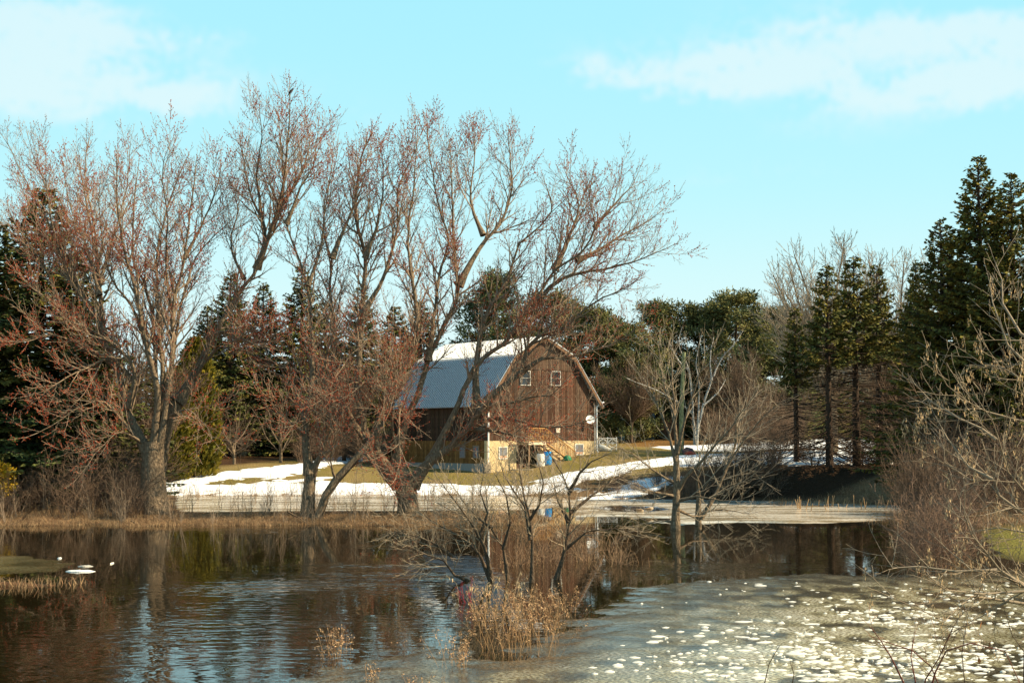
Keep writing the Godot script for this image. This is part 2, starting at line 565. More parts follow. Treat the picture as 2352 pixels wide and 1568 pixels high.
# ---- sheets of snow and ice: they lie where their height rises above what is under them ----
func inside(p: Vector2, q: PackedVector2Array) -> float:     # distance to the outline, positive inside
	var best := 1e9
	var odd := false
	var j := q.size() - 1
	for k in q.size():
		var a := q[j]
		var b := q[k]
		var e := b - a
		var w := p - a
		var t := clampf(w.dot(e) / maxf(e.length_squared(), 1e-9), 0.0, 1.0)
		best = minf(best, (w - e * t).length_squared())
		if (a.y > p.y) != (b.y > p.y) and p.x < (b.x - a.x) * (p.y - a.y) / (b.y - a.y) + a.x:
			odd = not odd
		j = k
	return sqrt(best) * (1.0 if odd else -1.0)

func outline(spots: Array, grounded: bool) -> PackedVector2Array:
	var o := PackedVector2Array()
	for k in spots.size() / 2:
		if grounded:
			var p := land(spots[k * 2], spots[k * 2 + 1])
			o.append(Vector2(p.x, p.z))
		else:
			o.append(flat(spots[k * 2], spots[k * 2 + 1]))
	return o

# paint: Callable(x, z, depth inside) -> Color
func sheet(called: String, shapes: Array, holes: Array, cell: Vector2, thick: float, ragged: float, rough_scale: float, grounded: bool, m: Material, paint: Callable) -> MeshInstance3D:
	var a := Acc.new()
	for q: PackedVector2Array in shapes:
		var lo := q[0]
		var hi := q[0]
		for p in q:
			lo = lo.min(p)
			hi = hi.max(p)
		lo -= Vector2(1.5, 1.5)
		hi += Vector2(1.5, 1.5)
		var nx := int((hi.x - lo.x) / cell.x) + 1
		var ny := int((hi.y - lo.y) / cell.y) + 1
		var ids := PackedInt32Array()
		ids.resize((nx + 1) * (ny + 1))
		for y in ny + 1:
			for x in nx + 1:
				var p := lo + Vector2(x, y) * cell
				var s := inside(p, q)
				ids[y * (nx + 1) + x] = -1
				if s < -ragged - 0.9:
					continue
				for hq: PackedVector2Array in holes:
					s = minf(s, -inside(p, hq))
				s += ragged * (nz.get_noise_2d(p.x * rough_scale, p.y * rough_scale) * 1.5 + 0.55 * nz2.get_noise_2d(p.x * rough_scale * 4.0, p.y * rough_scale * 4.0))
				if s < -0.9:
					continue
				var g := high(p.x, p.y) if grounded else 0.0
				ids[y * (nx + 1) + x] = a.v.size()
				a.v.append(Vector3(p.x, g + clampf(s * thick * 1.2, -0.12, thick) + (thick * 0.25 * nz2.get_noise_2d(p.x * 30.0, p.y * 30.0) if s > 0.0 else 0.0), p.y))
				a.c.append(paint.call(p.x, p.y, s))
		for y in ny:
			for x in nx:
				var p0 := ids[y * (nx + 1) + x]
				var p1 := ids[y * (nx + 1) + x + 1]
				var p2 := ids[(y + 1) * (nx + 1) + x]
				var p3 := ids[(y + 1) * (nx + 1) + x + 1]
				if p0 >= 0 and p1 >= 0 and p2 >= 0 and p3 >= 0:
					a.i.append_array([p0, p1, p2, p1, p3, p2])
	var st := SurfaceTool.new()
	st.create_from(mesh_of(a), 0)
	st.generate_normals()
	return put(called, st.commit(), m)

# ---- materials ----
func noise_tex(freq: float, seed_: int, dark: Color, light: Color, size := 512, octaves := 5, contrast := 0.28) -> NoiseTexture2D:
	var n := FastNoiseLite.new()
	n.seed = seed_
	n.frequency = freq
	n.fractal_octaves = octaves
	var t := NoiseTexture2D.new()
	t.width = size
	t.height = size
	t.seamless = true
	t.noise = n
	var g := Gradient.new()
	g.offsets = PackedFloat32Array([0.5 - contrast, 0.5 + contrast])
	g.colors = PackedColorArray([dark, light])
	t.color_ramp = g
	return t

func bump_tex(freq: float, seed_: int, strength: float, size := 512) -> NoiseTexture2D:
	var t := noise_tex(freq, seed_, Color.BLACK, Color.WHITE, size)
	t.as_normal_map = true
	t.bump_strength = strength
	return t

func mat(c: Color, rough := 0.9, spec := 0.3) -> StandardMaterial3D:
	var m := StandardMaterial3D.new()
	m.albedo_color = c.linear_to_srgb()
	m.roughness = rough
	m.metallic_specular = spec
	return m

func grained(c: Color, tex: Texture2D, scale: Vector3, rough := 0.9, bump: Texture2D = null, depth := 1.0) -> StandardMaterial3D:
	var m := mat(c, rough)
	m.albedo_texture = tex
	m.uv1_triplanar = true
	m.uv1_world_triplanar = true
	m.uv1_scale = scale
	if bump:
		m.normal_enabled = true
		m.normal_texture = bump
		m.normal_scale = depth
	return m

func coloured(rough := 0.9, back := 0.0) -> StandardMaterial3D:
	var m := mat(Color.WHITE, rough, 0.25)
	m.vertex_color_use_as_albedo = true
	if back > 0.0:
		m.backlight_enabled = true
		m.backlight = Color(back, back, back)
	return m

func make_materials() -> void:
	var mottled := noise_tex(0.02, 3, Color(0.62, 0.59, 0.57), Color(1, 0.97, 0.93))
	var fine := noise_tex(0.05, 8, Color(0.82, 0.80, 0.78), Color(1, 1, 1))
	var furrow := bump_tex(0.03, 5, 6.0)
	M.bark = grained(Color(0.28, 0.22, 0.155), mottled, Vector3(1.6, 0.35, 1.6), 0.95, furrow, 1.4)
	M.dark_bark = grained(Color(0.14, 0.105, 0.075), mottled, Vector3(1.6, 0.4, 1.6), 0.95, furrow, 1.2)
	M.fir_bark = grained(Color(0.085, 0.06, 0.045), mottled, Vector3(2, 0.8, 2), 0.95)
	M.birch_bark = grained(Color(0.78, 0.75, 0.68), noise_tex(0.03, 9, Color(0.25, 0.22, 0.2), Color(1, 1, 1), 256, 4, 0.2), Vector3(0.6, 2.5, 0.6), 0.8)
	M.twig = mat(Color(0.26, 0.19, 0.13), 0.9)
	M.grey_twig = mat(Color(0.27, 0.215, 0.15), 0.9)
	M.brush_twig = mat(Color(0.135, 0.088, 0.058), 0.9)
	M.red_brush = mat(Color(0.22, 0.135, 0.09), 0.9)
	M.pale_twig = mat(Color(0.25, 0.195, 0.135), 0.85)
	M.bud_mat = mat(Color(0.33, 0.055, 0.022), 0.8)
	M.dull_bud = mat(Color(0.26, 0.09, 0.05), 0.8)
	M.bud = bud_mesh()
	M.needles = coloured(0.85, 0.12)
	M.grass = coloured(0.95, 0.25)
	M.ground = coloured(1.0)
	M.ground.albedo_texture = noise_tex(0.06, 21, Color(0.72, 0.69, 0.64), Color(1, 1, 1), 512, 6)
	M.ground.uv1_triplanar = true
	M.ground.uv1_world_triplanar = true
	M.ground.uv1_scale = Vector3(0.22, 0.22, 0.22)
	M.ground.normal_enabled = true
	M.ground.normal_texture = bump_tex(0.08, 22, 8.0)
	M.snow = coloured(0.75)
	M.snow.normal_enabled = true
	M.snow.normal_texture = bump_tex(0.02, 31, 5.0)
	M.snow.uv1_triplanar = true
	M.snow.uv1_world_triplanar = true
	M.snow.uv1_scale = Vector3(0.35, 0.35, 0.35)
	M.ice = coloured(0.15)
	M.ice.metallic_specular = 0.28
	M.ice.normal_enabled = true
	M.ice.normal_texture = bump_tex(0.02, 33, 2.0)
	M.ice.normal_scale = 0.18
	M.ice.uv1_triplanar = true
	M.ice.uv1_world_triplanar = true
	M.ice.uv1_scale = Vector3(0.30, 0.5, 0.55)
	M.ice.albedo_texture = noise_tex(0.035, 61, Color(0.48, 0.43, 0.34), Color(1, 1, 1), 1024, 6, 0.15)
	M.far_ice = M.ice.duplicate()
	M.far_ice.albedo_texture = noise_tex(0.03, 63, Color(0.80, 0.77, 0.72), Color(1, 1, 1), 512, 5, 0.2)
	M.white = mat(Color(0.8, 0.8, 0.78), 0.5)
	M.snow_plain = mat(Color(0.58, 0.56, 0.49), 0.8)
	M.glass = mat(Color(0.02, 0.025, 0.03), 0.06, 0.6)
	M.black = mat(Color(0.012, 0.012, 0.012), 0.7)
	M.fine = fine
	M.mottled = mottled

# ---- sky ----
func sky_image() -> Image:
	var w := 2048
	var h := 1024
	var cl := FastNoiseLite.new()
	cl.seed = 77
	cl.frequency = 0.022
	cl.fractal_octaves = 6
	cl.fractal_gain = 0.6
	cl.domain_warp_enabled = true
	cl.domain_warp_amplitude = 25.0
	var blobs := []                                           # the clouds of the photograph: centre, half sizes, strength
	for q in [[80, 110, 260, 110, 1.0], [190, 190, 230, 60, 0.8], [0, 40, 190, 50, 0.6], [480, 85, 160, 20, 0.25], [600, 30, 80, 28, 0.35], [1440, 175, 130, 55, 0.75],
			[1620, 190, 200, 34, 0.6], [1830, 135, 170, 60, 0.8], [2060, 90, 260, 80, 0.95], [2260, 60, 240, 60, 0.8], [2230, 195, 220, 40, 0.75], [1900, 275, 130, 40, 0.2], [2230, 390, 120, 30, 0.45],
			[1700, 395, 280, 22, 0.18], [530, 290, 240, 80, 0.3], [2600, 120, 380, 90, 0.7], [-300, 140, 380, 90, 0.7]]:
		var r := ray(q[0], q[1])
		blobs.append([atan2(r.x, -r.z), asin(r.normalized().y), q[2] / F, q[3] / F, q[4]])
	var im := Image.create(w, h, false, Image.FORMAT_RGBF)
	for y in h:
		var el := (0.5 - (y + 0.5) / h) * PI
		var up := clampf(el, 0.0, 2.0)
		var c := Color(0.66, 1.0, 0.99).lerp(Color(0.42, 0.88, 1.02), smoothstep(0.0, 0.33, up))
		c = c.lerp(Color(0.07, 0.26, 0.58), smoothstep(0.25, 1.2, up))
		if el < -0.02:
			for x in w:
				im.set_pixel(x, y, Color(0.16, 0.14, 0.10))
			continue
		for x in w:
			var az := wrapf((x + 0.5) / w * TAU, -PI, PI)
			var v := 0.0
			var n := cl.get_noise_3d(sin(az) * cos(el) * 220.0, el * 520.0, cos(az) * cos(el) * 220.0)
			if absf(az) < 0.55 and el < 0.5:
				for b in blobs:
					var dx: float = (az - b[0]) / b[2]
					var dy: float = (el - b[1]) / b[3]
					v += b[4] * exp(-(dx * dx + dy * dy) * 0.9)
				v = clampf((v * 0.8 + n * 1.9 - 0.30) * minf(v * 2.0, 1.0), 0.0, 0.55)
			elif el > 0.05 and el < 1.3:
				v = clampf((n - 0.12) * 2.0, 0.0, 0.75) * smoothstep(0.05, 0.2, el)
			if el < 0.19:
				v = maxf(v, 0.55 * (1.0 - smoothstep(0.02, 0.19, el)))
			im.set_pixel(x, y, c.lerp(Color(0.92, 0.98, 0.97), v))
	return im

# ---- ground, water, snow, ice ----
func ground_colour(x: float, z: float, y: float) -> Color:
	var d := -z
	var px := column(x, z)
	var n := nz2.get_noise_2d(x * 9.0, z * 5.0)
	var lawn := Color(0.27, 0.215, 0.058).lerp(Color(0.36, 0.26, 0.105), clampf(0.5 + n * 1.2, 0.0, 1.0))
	var straw := Color(0.35, 0.24, 0.13).lerp(Color(0.15, 0.08, 0.042), clampf(0.5 + n * 1.6, 0.0, 1.0))
	straw = straw.lerp(Color(0.07, 0.045, 0.025), clampf(nz2.get_noise_2d(x * 24.0, z * 16.0) * 2.2 - 0.15, 0.0, 0.9))
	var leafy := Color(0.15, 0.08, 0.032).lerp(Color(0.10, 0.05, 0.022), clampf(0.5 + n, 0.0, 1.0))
	var shaded_earth := Color(0.055, 0.034, 0.018)  # soil of the right bank, with the shade under the spruces painted in
	var c := straw
	c = c.lerp(lawn, smoothstep(88.0, 93.0, d) * (1.0 - smoothstep(1900.0, 2150.0, px)))
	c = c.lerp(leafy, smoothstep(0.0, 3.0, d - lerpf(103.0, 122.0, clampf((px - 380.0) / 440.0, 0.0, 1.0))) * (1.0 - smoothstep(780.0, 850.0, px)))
	if px > 1240.0:
		c = c.lerp(shaded_earth, smoothstep(1330.0, 1480.0, px) * smoothstep(79.0, 80.5, d) * (1.0 - smoothstep(88.0, 93.0, d)))
		c = c.lerp(leafy, smoothstep(1650.0, 1800.0, px) * smoothstep(83.0, 86.0, d))
		c = c.lerp(Color(0.30, 0.165, 0.055), smoothstep(0.0, 1.0, d - 128.0) * smoothstep(1400.0, 1480.0, px) * (1.0 - smoothstep(1700.0, 1800.0, px)))
		c = c.lerp(Color(0.23, 0.20, 0.045), smoothstep(2190.0, 2250.0, px) * (1.0 - smoothstep(50.0, 56.0, d)))
	if d > 175.0:
		c = c.lerp(Color(0.10, 0.085, 0.04), smoothstep(175.0, 260.0, d))
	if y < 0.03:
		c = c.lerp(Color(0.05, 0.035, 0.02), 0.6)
	return c

func make_ground() -> void:
	var xs := []
	var x := -90.0
	while x <= 90.0:
		xs.append(x)
		x += 0.9
	for e in [120.0, 180.0, 300.0, 600.0, 1500.0]:
		xs.append(e)
		xs.insert(0, -e)
	var zs := [40.0, -4.0, -8.0, -9.0, -10.0, -11.0, -12.0, -13.0, -14.0, -15.0, -16.0, -20.0, -26.0]
	var d := 30.0
	while d < 175.0:
		zs.append(-d)
		d += 0.5 if d < 66.0 else (0.7 if d < 95.0 else 1.3)
	for e in [190.0, 220.0, 280.0, 400.0, 700.0, 1500.0]:
		zs.append(-e)
	var a := Acc.new()
	for z in zs:
		for q in xs:
			var y := high(q, z)
			a.v.append(Vector3(q, y, z))
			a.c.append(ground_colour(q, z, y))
	var n := xs.size()
	for r in zs.size() - 1:
		for k in n - 1:
			var p := r * n + k
			a.i.append_array([p, p + n, p + 1, p + 1, p + n, p + n + 1])
	var st := SurfaceTool.new()
	st.create_from(mesh_of(a), 0)
	st.generate_normals()
	var o := put("ground", st.commit(), M.ground)
	tag(o, "lawn, leaf litter, straw and muddy river bank rising to the houses", "ground", "", "structure")

func make_water() -> void:
	# ripples: a height field over eighty metres, rough along the current's streaks and calm between them
	var w := 1024
	var h := 2048
	var fine := FastNoiseLite.new()
	fine.seed = 4
	fine.frequency = 0.11
	fine.fractal_octaves = 3
	var broad := FastNoiseLite.new()
	broad.seed = 12
	broad.frequency = 0.035
	broad.fractal_octaves = 2
	var a := fine.get_image(w, h, false, false, false).get_data()
	var b := broad.get_image(w, h, false, false, false).get_data()
	var streaks := []                                        # x, z, half length, half width, turn, strength
	for q in [[640, 1345, 260, 20, 0.9], [560, 1362, 130, 24, 0.8], [820, 1318, 200, 10, 0.8], [450, 1415, 300, 22, 0.45], [430, 1440, 200, 30, 0.5], [560, 1217, 110, 5, 0.9], [600, 1222, 60, 3, 1.0], [840, 1252, 70, 6, 0.5], [820, 1300, 180, 7, 0.6],
			[320, 1500, 400, 60, 0.25], [860, 1345, 120, 12, 0.6], [1000, 1290, 120, 14, 0.5], [1080, 1330, 90, 16, 0.5], [1500, 1310, 130, 12, 0.5], [1700, 1300, 140, 9, 0.35], [300, 1460, 180, 12, 0.5], [700, 1500, 150, 40, 0.3], [1000, 1430, 120, 40, 0.3], [250, 1250, 300, 20, 0.12]]:
		var c := flat(q[0], q[1])
		var e := flat(q[0] + q[2], q[1])
		var f := flat(q[0], q[1] - q[3])
		streaks.append([c.x, c.y, absf(e.x - c.x), absf(f.y - c.y), q[4]])
	var mask := PackedFloat32Array()
	var mw := 128
	var mh := 256
	for y in mh:
		for x in mw:
			var p := Vector2(-40.0 + 80.0 * x / mw, -92.0 + 80.0 * y / mh)
			var v := 0.0
			for s in streaks:
				var dx: float = (p.x - s[0]) / s[2]
				var dy: float = (p.y - s[1] - (p.x - s[0]) * 0.05) / s[3]
				var g := dx * dx + dy * dy
				if g < 4.0:
					v += s[4] * exp(-g * 1.2)
			v *= 0.6 + 0.8 * nz.get_noise_2d(p.x * 8.0, p.y * 30.0) + 0.5 * nz2.get_noise_2d(p.x * 6.0, p.y * 20.0)
			mask.append(clampf(v, 0.0, 1.0))
	var o := PackedByteArray()
	o.resize(w * h)
	for y in h:
		var my := (y * mh) / h
		for x in w:
			var v := mask[my * mw + (x * mw) / w]
			var k := y * w + x
			o[k] = int(clampf(128.0 + (a[k] - 128.0) * (0.008 + v * 0.48) + (b[k] - 128.0) * (0.02 + 0.4 * v), 0.0, 255.0))
	var im := Image.create_from_data(w, h, false, Image.FORMAT_L8, o)
	im.convert(Image.FORMAT_RGBA8)
	im.bump_map_to_normal_map(2.6)
	var m := mat(Color(0.012, 0.0085, 0.0035), 0.02, 0.40)
	m.normal_enabled = true
	m.normal_texture = ImageTexture.create_from_image(im)
	m.normal_scale = 0.6
	M.water = m
	var q := Acc.new()
	var xs := [-1500.0, -120.0, -40.0, 0.0, 40.0, 120.0, 1500.0]
	var zs := [60.0, -12.0, -40.0, -92.0, -110.0]
	for z in zs:
		for x in xs:
			q.v.append(Vector3(x, 0, z))
			q.n.append(Vector3.UP)
			q.uv.append(Vector2((x + 40.0) / 80.0, (z + 92.0) / 80.0))
	for r in zs.size() - 1:
		for k in xs.size() - 1:
			var p: int = r * xs.size() + k
			q.i.append_array([p, p + xs.size(), p + 1, p + 1, p + xs.size(), p + xs.size() + 1])
	var water := put("river_water", mesh_of(q), m)
	tag(water, "dark brown river water with ripples along the current", "water", "", "structure")

func snow_paint(x: float, z: float, s: float) -> Color:
	var v := 0.80 + 0.07 * nz.get_noise_2d(x * 30.0, z * 30.0)
	var c := Color(v, v, v * 0.99)
	return c.lerp(Color(0.40, 0.35, 0.27), clampf(0.45 - s * 0.9, 0.0, 0.65))

func far_ice_paint(x: float, z: float, s: float) -> Color:
	var n := nz.get_noise_2d(x * 12.0, z * 50.0) + 0.6 * nz2.get_noise_2d(x * 14.0, z * 40.0)
	var c := Color(0.42, 0.34, 0.23).lerp(Color(0.78, 0.72, 0.62), clampf(0.55 + n * 2.6, 0.0, 1.0))
	return c.lerp(Color(0.30, 0.24, 0.15), clampf(-0.25 - n * 3.0, 0.0, 0.8)).lerp(Color(0.2, 0.16, 0.1), clampf(0.5 - s * 0.9, 0.0, 0.7))

func near_ice_paint(x: float, z: float, s: float) -> Color:
	var far := smoothstep(20.0, 36.0, -z)
	var n := 1.1 * nz.get_noise_2d(x * 110.0, z * 75.0) + 0.7 * nz2.get_noise_2d(x * 60.0, z * 34.0) + 0.6 * nz.get_noise_2d(x * 14.0, z * 14.0)
	var east := clampf(0.45 + (x - 2.0) * 0.06, 0.0, 1.0)
	var c := Color(0.15, 0.13, 0.08).lerp(Color(0.60, 0.545, 0.34), clampf(0.12 + east * 0.75 + n * 0.9 - far * 0.25 + 0.4 * smoothstep(-24.0, -20.5, z), 0.0, 1.0))
	c = c.lerp(Color(0.065, 0.048, 0.024), clampf((-n - 0.10) * (0.8 + 3.6 * east), 0.0, 0.8))
	c = c.lerp(Color(0.66, 0.62, 0.48), clampf((n - 0.2) * (0.4 + 3.0 * east), 0.0, 0.9))
	c = c.lerp(Color(0.085, 0.08, 0.065), clampf(1.05 - s * 0.24, 0.0, 0.9))
	return c

func left_ice_paint(x: float, z: float, s: float) -> Color:
	var n := nz2.get_noise_2d(x * 14.0, z * 9.0)
	return Color(0.09, 0.08, 0.04).lerp(Color(0.36, 0.34, 0.20), clampf(0.5 + n * 1.2, 0.0, 1.0) * clampf(s * 0.8, 0.0, 1.0))

func make_sheets() -> void:
	var field := outline([300, 1122, 380, 1110, 440, 1094, 560, 1081, 700, 1065, 760, 1050, 830, 1040, 838, 1056, 740, 1072, 700, 1082, 800, 1092, 900, 1100, 1000, 1112, 1100, 1116, 1250, 1111, 1330, 1116, 1320, 1132, 1000, 1137, 380, 1137, 300, 1137], true)
	var lawn1 := outline([468, 1112, 520, 1102, 585, 1098, 640, 1100, 625, 1107, 560, 1113, 500, 1115], true)
	var lawn2 := outline([640, 1100, 700, 1084, 760, 1078, 860, 1074, 1010, 1080, 1010, 1111, 850, 1112, 740, 1107, 660, 1114, 640, 1110], true)
	var streak := outline([590, 1112, 700, 1099, 770, 1094, 770, 1099, 700, 1106, 600, 1116], true)
	var o: Node = sheet("snow_field", [field], [lawn1, lawn2], Vector2(0.25, 0.3), 0.10, 1.0, 55.0, true, M.snow, snow_paint)
	tag(o, "melting snow on the lawn left of the barn behind the maples", "snow", "", "structure")
	o = sheet("snow_streak", [streak], [], Vector2(0.25, 0.3), 0.07, 0.5, 60.0, true, M.snow, snow_paint)
	tag(o, "thin streaks of snow across the green lawn behind the two-stemmed tree", "snow", "", "structure")
	var east := outline([1225, 1107, 1321, 1083, 1408, 1068, 1475, 1059, 1541, 1050, 1595, 1045, 1700, 1042, 1850, 1036, 2000, 1030, 2090, 1034, 2130, 1050, 2080, 1064, 1837, 1069, 1650, 1071, 1541, 1070, 1453, 1081, 1376, 1101, 1321, 1110, 1240, 1114], true)
	o = sheet("snow_band", [east], [], Vector2(0.3, 0.35), 0.10, 0.8, 60.0, true, M.snow, snow_paint)
	tag(o, "long band of snow right of the barn, along the top of the bank", "snow", "", "structure")
	var upper := outline([1488, 1027, 1580, 1024, 1672, 1021, 1760, 1015, 1850, 1011, 2000, 1010, 2360, 1010, 2360, 1024, 2000, 1026, 1850, 1030, 1680, 1037, 1600, 1036], true)
	o = sheet("snow_strip", [upper], [], Vector2(0.5, 0.7), 0.12, 0.45, 30.0, true, M.snow, snow_paint)
	tag(o, "upper strip of snow below the orange grass mound", "snow", "", "structure")
	var shade := outline([1330, 1148, 1387, 1127, 1440, 1112, 1475, 1099, 1573, 1096, 1560, 1106, 1541, 1112, 1475, 1138, 1400, 1150], true)
	o = sheet("bank_snow", [shade], [], Vector2(0.25, 0.25), 0.10, 0.9, 75.0, true, M.snow, snow_paint)
	tag(o, "patchy bluish snow on the slope behind the geese", "snow", "", "structure")
	var far_right := outline([2075, 1072, 2120, 1060, 2200, 1056, 2380, 1055, 2380, 1068, 2150, 1080], true)
	o = sheet("snow_patch", [far_right], [], Vector2(0.35, 0.4), 0.10, 0.4, 40.0, true, M.snow, snow_paint)
	tag(o, "small patch of snow behind the brush under the tall spruces", "snow", "", "structure")
	var flood := outline([380, 1136, 1000, 1135, 1330, 1132, 1340, 1160, 1200, 1172, 1000, 1172, 640, 1174, 390, 1176], false)
	o = sheet("flooded_ice", [flood], [], Vector2(0.4, 0.3), 0.05, 0.3, 40.0, false, M.far_ice, far_ice_paint)
	tag(o, "flat flooded ice with brown streaks behind the maple bank", "ice", "", "structure")
	var shelf := outline([1330, 1150, 1500, 1143, 1750, 1146, 2060, 1150, 2110, 1165, 2070, 1192, 1900, 1202, 1700, 1200, 1560, 1205, 1480, 1197, 1440, 1187, 1320, 1186], false)
	var pool := outline([1360, 1166, 1420, 1160, 1500, 1163, 1540, 1170, 1500, 1176, 1420, 1176], false)
	var pool2 := outline([1420, 1192, 1480, 1189, 1530, 1190, 1545, 1194, 1500, 1197], false)
	o = sheet("ice_shelf", [shelf], [pool, pool2], Vector2(0.25, 0.22), 0.06, 0.35, 50.0, false, M.far_ice, far_ice_paint)
	tag(o, "cream coloured ice shelf where the two geese rest", "ice", "", "structure")
	var near := outline([640, 1590, 780, 1537, 900, 1500, 990, 1478, 1040, 1490, 1060, 1512, 1160, 1516, 1290, 1448, 1400, 1390, 1470, 1349, 1560, 1338, 1700, 1330, 1850, 1318, 2050, 1322, 2352, 1308, 2560, 1306, 2700, 1400, 2900, 1700, 560, 1700], false)
	o = sheet("ice_sheet", [near], [], Vector2(0.07, 0.11), 0.03, 0.5, 90.0, false, M.ice, near_ice_paint)
	tag(o, "wide grey-green melting ice in the lower right foreground", "ice", "", "structure")
	var left := outline([-160, 1275, 60, 1277, 120, 1285, 165, 1300, 130, 1310, 60, 1318, -160, 1322], false)
	o = sheet("ice_ledge", [left], [], Vector2(0.1, 0.15), 0.03, 0.35, 90.0, false, M.ice, left_ice_paint)
	tag(o, "greenish ledge of thin ice at the left edge of the river", "ice", "", "structure")
	# snow crusts that stand on the near ice
	var shapes := []
	for k in 3:
		var a := Acc.new()
		var rings := 5
		var seg := 14
		for r in rings:
			for s in seg:
				var g := TAU * s / seg
				var f := float(r) / (rings - 1)
				var e := (1.0 - f * 0.96) * (1.0 + 0.35 * nz2.get_noise_2d(cos(g) * 30.0 + k * 90.0, sin(g) * 30.0))
				a.v.append(Vector3(cos(g) * e, pow(f, 0.55) - 0.15 + (0.18 * nz2.get_noise_2d(s * 19.0, r * 31.0 + k * 50.0) if r > 0 else 0.0), sin(g) * e))
		for r in rings - 1:
			for s in seg:
				var p := r * seg + s
				var q := r * seg + (s + 1) % seg
				a.i.append_array([p, q, p + seg, q, q + seg, p + seg])
		var st := SurfaceTool.new()
		st.create_from(mesh_of(a), 0)
		st.generate_normals()
		shapes.append(st.commit())
	var spots := [[], [], []]
	for k in 16000:
		var px := r1(1020, 2420)
		var py := 1318.0 + 250.0 * pow(rng.randf(), 0.75)
		var p := flat(px, py)
		var s := inside(p, near)
		if s < 0.4:
			continue
		var want := clampf((px - 1180.0) / 1000.0, 0.06, 1.0) * clampf(s * 0.2, 0.15, 1.0) * clampf(0.35 + 1.6 * nz.get_noise_2d(p.x * 22.0, p.y * 16.0) + (py - 1318.0) / 420.0, 0.05, 1.0)
		if rng.randf() > want * 0.26:
			continue
		var size := r1(0.012, 0.036) * (1.0 + 1.8 * pow(rng.randf(), 3.0))
		spots[k % 3].append(Transform3D(Basis(Vector3.UP, r1(-0.5, 0.5)).scaled_local(Vector3(size * r1(1.0, 2.6), r1(0.010, 0.032) + size * 0.06, size * r1(0.9, 1.4))), Vector3(p.x, 0.027, p.y)))
	for k in 3:
		o = scatter("snow_crust", shapes[k], M.snow_plain, spots[k])
		tag(o, "small white snow crusts dotted over the foreground ice", "snow", "snow crusts on the near ice")

# ---- the barn ----
const GX := Vector3(0.769, 0, -0.639)     # along the gable, to the right
const GZ := Vector3(0.639, 0, 0.769)      # out of the gable
var barn_at := Vector3.ZERO

func along_gable(px: float) -> float:     # metres from the left gable corner to picture column px
	var k := (px - 1176.0) / F * cos(PITCH)
	return (k * -barn_at.z - barn_at.x) / (GX.x + k * GX.z)

func up_gable(px: float, py: float) -> float:   # height above the barn's origin of a point seen on the gable
	var p := barn_at + GX * along_gable(px)
	return at(px, py, -p.z).y - barn_at.y

func frame(a: Acc, c: Vector3, w: float, h: float, bar_w: float, deep: float) -> void:
	box(a, c + Vector3(0, h * 0.5 + bar_w * 0.5, 0), Vector3(w + bar_w * 2.0, bar_w, deep))
	box(a, c - Vector3(0, h * 0.5 + bar_w * 0.5, 0), Vector3(w + bar_w * 2.6, bar_w, deep * 1.2))
	for s in [-1.0, 1.0]:
		box(a, c + Vector3(s * (w * 0.5 + bar_w * 0.5), 0, 0), Vector3(bar_w, h, deep))

func side_frame(a: Acc, c: Vector3, w: float, h: float, bar_w: float, deep: float) -> void:   # the same on the side wall
	for s in [-1.0, 1.0]:
		box(a, c + Vector3(0, s * (h * 0.5 + bar_w * 0.5), 0), Vector3(deep, bar_w, w + bar_w * 2.0))
		box(a, c + Vector3(0, 0, s * (w * 0.5 + bar_w * 0.5)), Vector3(deep, h, bar_w))

